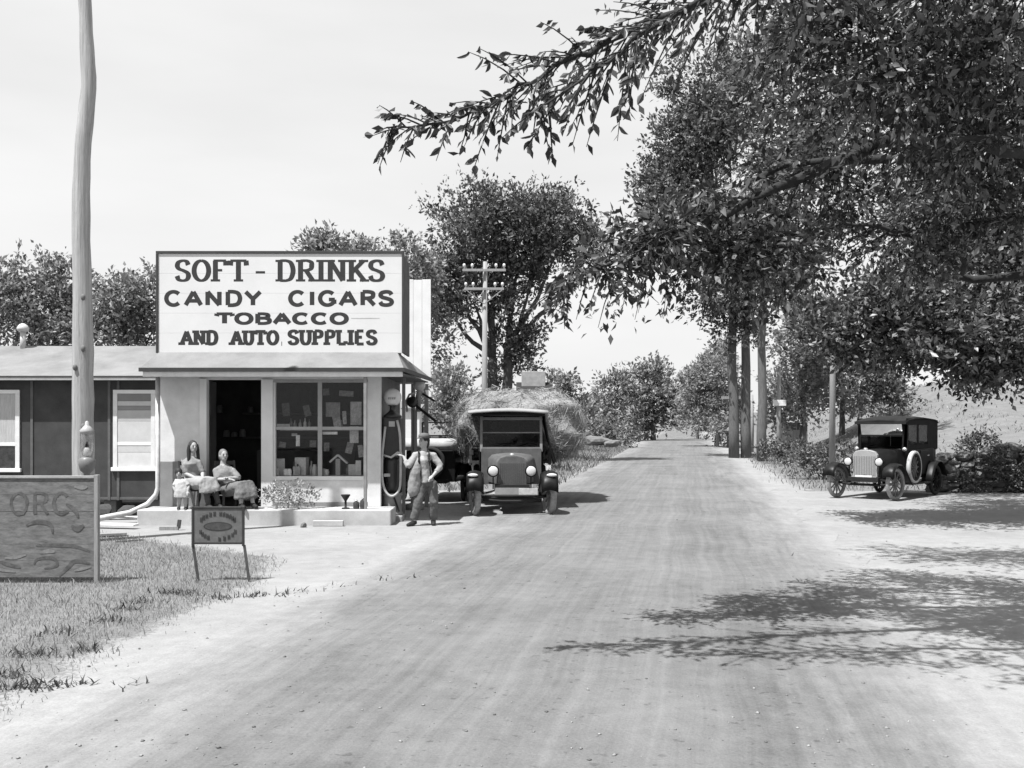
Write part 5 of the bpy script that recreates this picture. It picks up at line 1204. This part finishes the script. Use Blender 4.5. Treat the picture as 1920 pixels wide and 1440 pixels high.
for i, (px, py, w, h_, v) in enumerate(((612, 735, .12, .12, .10), (650, 738, .26, .10, .16), (632, 790, .14, .2, .28), (646, 783, .07, .24, .34), (655, 840, .12, .2, .22), (612, 838, .1, .16, .14), (676, 846, .1, .22, .3), (575, 770, .12, .2, .08), (535, 768, .14, .24, .07), (528, 834, .12, .1, .16), (585, 832, .12, .12, .12))):
    o = MB().box(-w/2, w/2, -.01, .01, -h_/2, h_/2).build('hanging_ware', mat('ware_%d' % i, v, .7, .6, 16, .0)); o.location = (XA(px, 17.5), 17.46+.012*i, ZA(py, 17.5)); o.rotation_euler = (0, gl.uniform(-.25, .25), gl.uniform(-.4, .4)); tag(o, 'hanging shop ware, %s of eleven counted through the window panes' % ('first', 'second', 'third', 'fourth', 'fifth', 'sixth', 'seventh', 'eighth', 'ninth', 'tenth', 'last')[i], 'ware', 'wares hanging in the shop window')
tn = empty('tent_display', (XA(634, 17.4), 17.4, zl)); tag(tn, 'white roof-shaped paper display in the lower right pane', 'display')
MB().bar((0, 0, 0), (0, 0, .3), .08).build('stem', mat('tent_grey', .3), tn); rr_ = MB(); rr_.bar((-.15, 0, .24), (0, 0, .37), .1, .03); rr_.bar((.0, .002, .37), (.17, .002, .22), .1, .03); rr_.build('paper_roof', mat('tent_pale', .42), tn)
for px, z, h_, v in ((425, 1.49, .14, .12), (440, 1.49, .1, .1), (455, 1.49, .16, .14), (412, 1.99, .16, .1), (470, 1.99, .12, .1)): good('jar', px, 19.85, z, .13, h_, v, '@ dim jar from the left on the %s shelf inside the doorway' % ('lower' if z < 1.6 else 'upper'), 'jars on the shelves inside')

# ------------------------------------------------------------------ people
SKIN = mat('skin', .30, .55, .08, 8, .03); HAIRD = mat('dark_hair', .02, .6, .4, 40, .3, (6, 6, 1)); HAIRG = mat('grey_hair', .14, .6, .4, 40, .3, (6, 6, 1)); SHOE = mat('shoe_leather', .02, .5, .3, 10, .05)
FOLDS = bpy.data.textures.new('folds', 'CLOUDS'); FOLDS.noise_scale = .11; FOLDS.noise_depth = 2
def person(name, label, J, f, k=1.0, hair=HAIRD, long_hair=False, bob=1.0, hat=None, clothes=()):
    """J: joint positions in the world; f: the way the figure faces (level); k: size"""
    root = J['pelvis']; t = empty(name, (root.x, root.y, J['ground'])); tag(t, label, 'person')
    f = Vector(f).normalized(); yaw = math.atan2(f.x, -f.y); Rz = Matrix.Rotation(yaw, 3, 'Z'); sd_ = Rz @ Vector((1, 0, 0)); wide = abs(sd_.x) > .7
    el2 = lambda a, b_: (a, b_) if wide else (b_, a)
    B = MB(); hd = J['head']
    B.ell(hd, (.078*k, .095*k, .118*k), 18, 12, Rz); B.ell(hd+f*.035*k+Vector((0, 0, -.06*k)), (.055*k, .06*k, .06*k), 12, 8, Rz)      # skull and jaw
    B.ell(hd+f*.097*k+Vector((0, 0, -.012*k)), (.014*k, .022*k, .026*k), 8, 6, Rz)
    for s_ in (-1, 1): B.ell(hd+sd_*s_*.078*k+Vector((0, 0, -.01*k)), (.014*k, .024*k, .032*k), 8, 6, Rz)
    B.tube([hd+Vector((0, 0, -.07*k)), J['neck']+Vector((0, 0, -.03*k))], [.05*k, .056*k], 10)
    ch, pv = J['chest'], J['pelvis']; ms = pv.lerp(ch, .5)
    B.tube([pv+Vector((0, 0, -.06*k)), pv, ms, ch, J['neck']+Vector((0, 0, -.02*k))], [el2(.12*k, .09*k), el2(.155*k, .11*k), el2(.135*k, .10*k), el2(.165*k, .115*k), el2(.07*k, .06*k)], 14)
    for s_ in 'LR':
        sh, eb, wr, hp_, kn, an = (J[q+s_] for q in ('sh', 'el', 'wr', 'hip', 'kn', 'an'))
        B.tube([ch.lerp(sh, .5), sh, sh.lerp(eb, .5), eb, eb.lerp(wr, .4), wr], [.06*k, .055*k, .05*k, .04*k, .04*k, .026*k], 10)
        B.tube([pv.lerp(hp_, .4), hp_, hp_.lerp(kn, .5), kn, kn.lerp(an, .35), an], [.09*k, .09*k, .078*k, .056*k, .055*k, .036*k], 10)
        ft = J.get('ft'+s_, f); B.tube([an+Vector((0, 0, -.02*k))-ft*.03*k, an+Vector((0, 0, -.045*k))+ft*.08*k, an+Vector((0, 0, -.055*k))+ft*.17*k], [.036*k, .04*k, .026*k], 8)
        # hand: palm, four fingers, thumb from the side of the palm
        hdv = J.get('hd'+s_, (wr-eb).normalized()); pn = hdv.cross(Vector((0, 0, 1))); pn = pn.normalized() if pn.length > .1 else sd_.copy(); bk_ = pn.cross(hdv).normalized()
        B.tube([wr, wr+hdv*.05*k, wr+hdv*.085*k], [(.026*k, .02*k), (.036*k, .018*k), (.034*k, .014*k)], 8)
        for q, (o_, L) in enumerate(((-.027, .062), (-.009, .072), (.009, .068), (.027, .052))):
            a = wr+hdv*.08*k+pn*o_*k; B.tube([a, a+hdv*L*.55*k-bk_*.012*k, a+hdv*L*.85*k-bk_*.036*k], [.0085*k, .008*k, .006*k], 6)
        a = wr+hdv*.03*k-pn*.03*k; B.tube([a, a-pn*.022*k+hdv*.025*k, a-pn*.024*k+hdv*.058*k-bk_*.015*k], [.011*k, .010*k, .007*k], 6)
    keep(B.build('body', SKIN, None, remesh=.0095*max(k, .7)), t)
    fc = MB()
    for s_ in (-1, 1): fc.ell(hd+f*.086*k+sd_*s_*.032*k+Vector((0, 0, .012*k)), (.013*k, .009*k, .008*k), 8, 6, Rz); fc.ell(hd+f*.088*k+sd_*s_*.033*k+Vector((0, 0, .032*k)), (.018*k, .007*k, .004*k), 8, 5, Rz)
    fc.ell(hd+f*.092*k+Vector((0, 0, -.058*k)), (.022*k, .008*k, .005*k), 8, 5, Rz); keep(fc.build('face_features', mat('face_dark', .06), None), t)
    H = MB(); H.ell(hd-f*.018*k+Vector((0, 0, .022*k)), (.088*k*bob, .10*k*bob, .112*k*bob), 16, 10, Rz); H.ell(hd-f*.05*k+Vector((0, 0, -.03*k)), (.078*k, .06*k, .09*k), 14, 8, Rz)
    if long_hair:
        for s_ in (-1, 1): H.tube([hd+sd_*s_*.075*k+Vector((0, 0, .05*k)), hd+sd_*s_*.09*k+Vector((0, 0, -.06*k)), hd+sd_*s_*.095*k+f*.02+Vector((0, 0, -.22*k)), hd+sd_*s_*.10*k+f*.03+Vector((0, 0, -.42*k))], [.03*k, .038*k, .034*k, .012*k], 8)
    keep(H.build('hair', hair, None, remesh=.012), t)
    if hat:
        h_ = MB().lathe([(.105*k, .06*k), (.10*k, .12*k), (.07*k, .15*k), (.01*k, .16*k)], hd, n=18); h_.ell(hd+f*.09*k+Vector((0, 0, .065*k)), (.075*k, .07*k, .012*k), 12, 6, Rz); keep(h_.build('cap', hat, None, smooth=True), t)
    for (nm, m_, fn, vx) in clothes:
        C = MB(); fn(C, J, el2, k); co = keep(C.build(nm, m_, None, remesh=vx), t)
        dm = co.modifiers.new('folds', 'DISPLACE'); dm.texture = FOLDS; dm.strength = .03; dm.mid_level = .5; dm.texture_coords = 'GLOBAL'
    sh_ = MB()
    for s_ in 'LR':
        an = J['an'+s_]; ft = J.get('ft'+s_, f); sh_.tube([an+Vector((0, 0, -.01*k))-ft*.04*k, an+Vector((0, 0, -.04*k))+ft*.07*k, an+Vector((0, 0, -.055*k))+ft*.185*k], [.05*k, .048*k, .034*k], 9)
    keep(sh_.build('shoes', SHOE, None, remesh=.012), t)
    return t
def top_cloth(loose=1.0, sleeve=.55):
    def fn(C, J, el2, k):
        ch, pv = J['chest'], J['pelvis']
        C.tube([pv, pv.lerp(ch, .5), ch, ch.lerp(J['neck'], .6), J['neck']+Vector((0, 0, -.015))], [el2(.17*k*loose, .125*k*loose), el2(.155*k*loose, .12*k*loose), el2(.165*k, .132*k), el2(.10*k, .09*k), el2(.07*k, .062*k)], 16)
        for s_ in 'LR':
            sh, eb, wr = J['sh'+s_], J['el'+s_], J['wr'+s_]
            C.tube([J['neck'].lerp(sh, .35)+Vector((0, 0, -.03*k)), sh+Vector((0, 0, -.02*k)), sh.lerp(eb, .6), eb], [.06*k, .072*k, .066*k, .058*k], 10); C.ell(sh+Vector((0, 0, -.015*k)), .07*k, 10, 8)
            if sleeve > .5: C.tube([eb, eb.lerp(wr, sleeve)], [.058*k, .045*k], 10)
    return fn
def trousers(C, J, el2, k):
    pv = J['pelvis']; C.tube([pv+Vector((0, 0, -.08*k)), pv, pv.lerp(J['chest'], .3)], [el2(.15*k, .12*k), el2(.172*k, .128*k), el2(.155*k, .12*k)], 14)
    for s_ in 'LR':
        h_, kn, an = J['hip'+s_], J['kn'+s_], J['an'+s_]
        C.tube([pv.lerp(h_, .5), h_, h_.lerp(kn, .5), kn, kn.lerp(an, .5), an+Vector((0, 0, .03))], [.11*k, .115*k, .10*k, .085*k, .08*k, .075*k], 12)
def skirt(C, J, el2, k, drop=.5):
    pv = J['pelvis']; C.tube([pv+Vector((0, 0, -.07*k)), pv, pv.lerp(J['chest'], .3)], [el2(.17*k, .14*k), el2(.19*k, .15*k), el2(.16*k, .125*k)], 14)
    kL, kR = J['knL'], J['knR']; m = (kL+kR)/2
    for h_, kn, an in ((J['hipL'], kL, J['anL']), (J['hipR'], kR, J['anR']), ((J['hipL']+J['hipR'])/2, m, (J['anL']+J['anR'])/2)):
        e = kn.lerp(an, drop); C.tube([pv.lerp(h_, .5), h_, h_.lerp(kn, .5), kn+Vector((0, 0, .01)), kn.lerp(an, drop*.5), e], [.13*k, .14*k, .135*k, .115*k, .125*k, .135*k], 12)

Vv = lambda px, py, Y: P(px, py, Y)
def straps(C, J, el2, k):
    for a, b_ in ((J['shL'].lerp(J['neck'], .45), J['pelvis']+Vector((-.08, -.02, .05))), (J['shR'].lerp(J['neck'], .45), J['pelvis']+Vector((.09, -.02, .05)))):
        o_ = Vector((0, -.135, 0)); C.tube([a+Vector((0, -.06, .05)), a.lerp(b_, .3)+o_, a.lerp(b_, .7)+o_, b_+Vector((0, -.13, 0))], [.016]*4, 6)
YM = 16.55
man = dict(ground=0, head=Vv(795, 828, YM), neck=Vv(795, 845, YM), chest=Vv(793, 862, YM), pelvis=Vv(800, 903, YM+.03), shL=Vv(778, 853, YM-.04), elL=Vv(766, 876, YM-.12), wrL=Vv(757, 856, YM-.05), shR=Vv(812, 853, YM+.02), elR=Vv(826, 875, YM), wrR=Vv(812, 892, YM-.12),
           hipL=Vv(791, 908, YM), hipR=Vv(809, 908, YM+.04), knL=Vv(784, 942, YM-.08), knR=Vv(814, 942, YM-.02), anL=Vector((XA(777, YM), YM-.08, .075)), anR=Vector((XA(812, YM), YM+.06, .075)), ftL=Vector((-.55, -.83, 0)), ftR=Vector((.1, -1, 0)), hdL=Vector((-.7, .2, .3)).normalized(), hdR=Vector((-.6, -.3, -.5)).normalized())
person('person', 'man in a pale shirt and braces reaching to the pump hose', man, (-.75, -.66, 0), .95, hat=mat('cap_cloth', .10, .9, .3), clothes=(('shirt', mat('pale_shirt', .26, .9, .2, 12, .3), top_cloth(1.05, .6), .013), ('trousers', mat('work_trousers', .085, .9, .35, 9, .3), trousers, .013), ('braces', BLACKDULL, straps, .008), ('apron', mat('work_apron', .20, .9, .25, 7, .4), lambda C, J, e, k: C.tube([P(788, 866, YM-.06), P(782, 880, YM-.07), P(778, 900, YM-.06), P(776, 922, YM-.07), P(778, 930, YM-.07)], [(.08, .09), (.10, .11), (.115, .11), (.11, .10), (.08, .07)], 14), .014)))
Y1 = 16.88
w1 = dict(ground=DECK-.02, head=Vv(362, 838, Y1), neck=Vv(359, 854, Y1), chest=Vv(358, 869, Y1), pelvis=Vv(362, 902, Y1+.03), shL=Vv(347, 866, Y1), elL=Vv(348, 888, Y1-.08), wrL=Vv(368, 897, Y1-.22), shR=Vv(372, 866, Y1), elR=Vv(380, 886, Y1-.02), wrR=Vv(380, 897, Y1-.22),
          hipL=Vv(356, 906, Y1-.02), hipR=Vv(370, 905, Y1), knL=Vv(384, 906, Y1-.36), knR=Vv(399, 906, Y1-.25), anL=Vector((XA(392, 16.6), 16.56, .36)), anR=Vector((XA(408, 16.6), 16.64, .36)))
person('person', 'dark-haired woman with a white skirt sitting at the store door', w1, (.62, -.78, 0), .9, long_hair=True, clothes=(('blouse', mat('grey_blouse', .19, .9, .25, 12, .3), top_cloth(.95, .5), .013), ('skirt', mat('white_skirt', .25, .9, .1, 9, .3), lambda C, J, e, k: skirt(C, J, e, k, .42), .014), ('stockings', mat('stockings', .05), lambda C, J, e, k: [C.tube([J['kn'+s], J['kn'+s].lerp(J['an'+s], .4), J['an'+s]], [.068*k, .064*k, .046*k], 10) for s in 'LR'], .011)))
def chair(name, label, x, y, rz, m, tilt=0.0):
    c = empty(name, (x, y, DECK-.02), rz); tag(c, label, 'chair')
    MB().box(-.2, .2, -.2, .2, .30, .335).build('seat', m, c, bevel=.01)
    for a in (-1, 1):
        MB().bar((a*.18, -.18, 0), (a*.17, -.17, .30), .035).build('leg', m, c); MB().bar((a*.18, .22, 0), (a*.17, .17, .30), .035).build('leg', m, c); MB().bar((a*.17, .17, .335), (a*.17, .28, .82), .035).build('back_post', m, c)
    for z, y_ in ((.5, .205), (.64, .236), (.78, .268)): MB().box(-.155, .155, y_-.01, y_+.01, z-.035, z+.035).build('back_slat', m, c)
chair('wooden_chair', 'dark wooden chair under the woman with the white skirt', XA(362, Y1), Y1+.03, math.radians(38), DARKWOOD)
Y2 = 17.0
w2 = dict(ground=DECK-.02, head=Vv(419, 854, Y2), neck=Vv(418, 869, Y2), chest=Vv(421, 885, Y2), pelvis=Vv(431, 914, Y2+.02), shL=Vv(405, 882, Y2-.02), elL=Vv(408, 899, Y2-.12), wrL=Vv(430, 899, Y2-.24), shR=Vv(436, 882, Y2), elR=Vv(448, 897, Y2-.06), wrR=Vv(428, 896, Y2-.22),
          hipL=Vv(426, 918, Y2-.05), hipR=Vv(440, 917, Y2), knL=Vv(452, 914, Y2-.38), knR=Vv(467, 912, Y2-.25), anL=Vector((XA(452, 16.58), 16.58, .36)), anR=Vector((XA(474, 16.66), 16.68, .36)))
person('person', 'woman with short hair and folded arms sitting in the doorway', w2, (.6, -.8, 0), .92, hair=HAIRG, clothes=(('blouse', mat('light_blouse', .18, .9, .25, 12, .3), top_cloth(1.1, .5), .013), ('skirt', mat('grey_skirt', .12, .9, .3, 12, .3), lambda C, J, e, k: skirt(C, J, e, k, .7), .014)))
chair('wooden_chair', 'dark wooden chair under the woman in the doorway', XA(430, Y2), Y2+.03, math.radians(36), DARKWOOD)
Y3 = 16.62
ch_ = dict(ground=DECK-.02, head=Vv(335, 887, Y3), neck=Vv(337, 897, Y3), chest=Vv(339, 904, Y3), pelvis=Vv(342, 922, Y3), shL=Vv(331, 902, Y3), elL=Vv(326, 913, Y3-.02), wrL=Vv(329, 922, Y3-.06), shR=Vv(348, 902, Y3), elR=Vv(354, 912, Y3-.02), wrR=Vv(352, 921, Y3-.07),
           hipL=Vv(338, 925, Y3), hipR=Vv(347, 925, Y3), knL=Vv(336, 938, Y3-.03), knR=Vv(348, 938, Y3-.02), anL=Vector((XA(335, Y3), Y3, DECK+.01)), anR=Vector((XA(348, Y3), Y3, DECK+.01)))
def smock(C, J, el2, k):
    pv = J['pelvis']; C.tube([pv+Vector((0, 0, -.10)), pv, J['chest'], J['neck']+Vector((0, 0, -.01))], [el2(.155, .12), el2(.14, .11), el2(.10, .08), el2(.05, .045)], 14)
    for s_ in 'LR': C.tube([J['chest'], J['sh'+s_], J['sh'+s_].lerp(J['el'+s_], .8)], [.05, .045, .04], 8)
person('person', 'small child in a white smock standing on the porch', ch_, (.35, -.94, 0), .66, bob=1.12, clothes=(('smock', mat('white_smock', .36, .9, .1, 9, .3), smock, .010),))

# ------------------------------------------------------------------ grass, weeds, pebbles
def blades(name, X, Y, H, m, lean=.35, w=.006, seed=1):
    rg = np.random.default_rng(seed); n = len(X); Z = gh(X, Y); p = np.stack([X, Y, Z-.005], 1)
    d = unit(np.stack([rg.normal(size=n)*lean, rg.normal(size=n)*lean, np.ones(n)], 1)); sd_ = unit(np.stack([rg.normal(size=n), rg.normal(size=n)*.5, np.zeros(n)], 1))*w*(H[:, None]/.1)
    md = p+d*H[:, None]*.55; tp = p+d*H[:, None]+np.stack([rg.normal(size=n), rg.normal(size=n), -np.ones(n)*.3], 1)*H[:, None]*.25
    V = np.stack([p-sd_, p+sd_, md+sd_*.7, md-sd_*.7, tp], 1).reshape(-1, 3); b = np.arange(n)[:, None]*5
    T = np.concatenate([b+np.array([0, 1, 2]), b+np.array([0, 2, 3]), b+np.array([3, 2, 4])], 1).reshape(-1, 3)
    o = fast_mesh(name, V, T, m); return o
rg = np.random.default_rng(21)
X = rg.uniform(-8, -2.4, 90000); Y = rg.uniform(5.0, 15.5, 90000); g = grassiness(X, Y)
nz = np.sin(X*3.1+Y*1.7)*np.sin(Y*2.3-X*1.1)*.35+np.sin(X*7+Y*5)*.15
sel = rg.uniform(size=len(X)) < np.clip(g*.95+nz*.5*(g > .1)-.05, 0, 1); X, Y = X[sel], Y[sel]
H = rg.uniform(.02, .06, len(X))*(1+.8*(rg.uniform(size=len(X)) > .93))
tag(blades('grass', X, Y, H, leafmat('grass_blades', .26, .5, .4, .8, .1)), 'dry short grass growing round the roadside signboards', 'grass', kind='stuff')
X = rg.uniform(3, 40, 120000); Y = rg.uniform(24, 75, 120000); keepm = (X > road_r(Y)+.8) & (X < road_r(Y)+9) & (Y < 58) & (gh(X, Y) < 1.2) & (rg.uniform(size=len(X)) < grassiness(X, Y)*.4); X, Y = X[keepm], Y[keepm]
tag(blades('verge_grass', X, Y, rg.uniform(.07, .24, len(X)), leafmat('verge_blades', .20, .5, .35, .8, .1), .4, .008, 2), 'rough grass on the right verge below the elms', 'grass', kind='stuff')
X = rg.uniform(10, 70, 60000); Y = rg.uniform(32, 110, 60000); keepm = (gh(X, Y) > .5) & (np.sin(X*.9+Y*.5)*np.sin(Y*.6-X*.3)+rg.normal(size=len(X))*.4 > .35); X, Y = X[keepm], Y[keepm]
tag(blades('field_grass', X, Y, rg.uniform(.08, .3, len(X)), leafmat('field_blades', .24, .5, .35, .8, .1), .6, .012, 6), 'tufted grass on the open slope behind the parked car', 'grass', kind='stuff')
X = rg.uniform(-6, 14, 60000); Y = rg.uniform(25, 80, 60000); keepm = (X < road_l(Y)-.4) & (X > road_l(Y)-6) & (rg.uniform(size=len(X)) < .5); X, Y = X[keepm], Y[keepm]
tag(blades('verge_grass', X, Y, rg.uniform(.1, .3, len(X)), leafmat('verge_blades', .13), .4, .008, 3), 'rough grass on the left verge beyond the truck', 'grass', kind='stuff')
# weeds: small dark tufts at the edge of the grass and in a thin line over the bare earth
wx, wy = [], []
for px, py, n in ((345, 1115, 60), (320, 1112, 50), (265, 1130, 40), (235, 1145, 40), (480, 1118, 30), (520, 1116, 24), (565, 1110, 16), (130, 1285, 30), (90, 1290, 40), (40, 1290, 60), (10, 1270, 60), (60, 1230, 60), (190, 1165, 40), (240, 1290, 14), (720, 1090, 12), (640, 1100, 14), (800, 1088, 12), (420, 1122, 40), (110, 1190, 40), (150, 1220, 40), (1090, 1098, 14), (1500, 1095, 16), (1475, 1045, 14)):
    p = G(px, py); wx += list(p.x+rg.normal(size=n)*.09); wy += list(p.y+rg.normal(size=n)*.06)
tag(blades('weeds', np.array(wx), np.array(wy), rg.uniform(.03, .11, len(wx)), leafmat('weed_blades', .07, .5, .3, .7, .1), .8, .009, 4), 'small dark weeds scattered along the edge of the bare earth', 'weeds', kind='stuff')
def pebbles(n=3600):
    t0 = np.array([(1, 0, 0), (-1, 0, 0), (0, 1, 0), (0, -1, 0), (0, 0, 1), (0, 0, -1)], float); tf = np.array([(0, 2, 4), (2, 1, 4), (1, 3, 4), (3, 0, 4), (2, 0, 5), (1, 2, 5), (3, 1, 5), (0, 3, 5)])
    rr = np.random.default_rng(9); Yp = 4.2+rr.uniform(size=n)**1.6*18; Xp = rr.uniform(-1, 1, n)*(.58*Yp+1); ed = np.minimum(np.abs(Xp-road_l(Yp)), np.abs(Xp-road_r(Yp))); kp = rr.uniform(size=n) < np.clip(1.1*np.exp(-ed/.8)+.22, 0, 1); Xp, Yp = Xp[kp], Yp[kp]; n = len(Xp)
    s_ = .004+.012*rr.uniform(size=n)**4; u = np.clip((Xp-road_l(Yp)+1)/(road_r(Yp)-road_l(Yp)+1.9), 0, 1); zz = .05*(1-(2*u-1)**2)+.004
    sc = s_[:, None]*rr.uniform(.6, 1.3, (n, 3))*np.array([1, 1, .6]); a = rr.uniform(0, 6.28, n); R = np.stack([np.stack([np.cos(a), -np.sin(a)], 1), np.stack([np.sin(a), np.cos(a)], 1)], 1)
    V = t0[None]*sc[:, None, :]*(1+.3*rr.normal(size=(n, 6, 1))*.5); V[..., :2] = np.einsum('nij,nkj->nki', R, V[..., :2]); V = V+np.stack([Xp, Yp, zz+s_*.2], 1)[:, None, :]
    T = (np.arange(n)[:, None, None]*6+tf[None]).reshape(-1, 3); return fast_mesh('gravel', V.reshape(-1, 3), T, leafmat('pebble', .18, .5, 0, .9, .1))
tag(pebbles(), 'loose pebbles scattered over the dirt road and shoulders', 'gravel', kind='stuff')
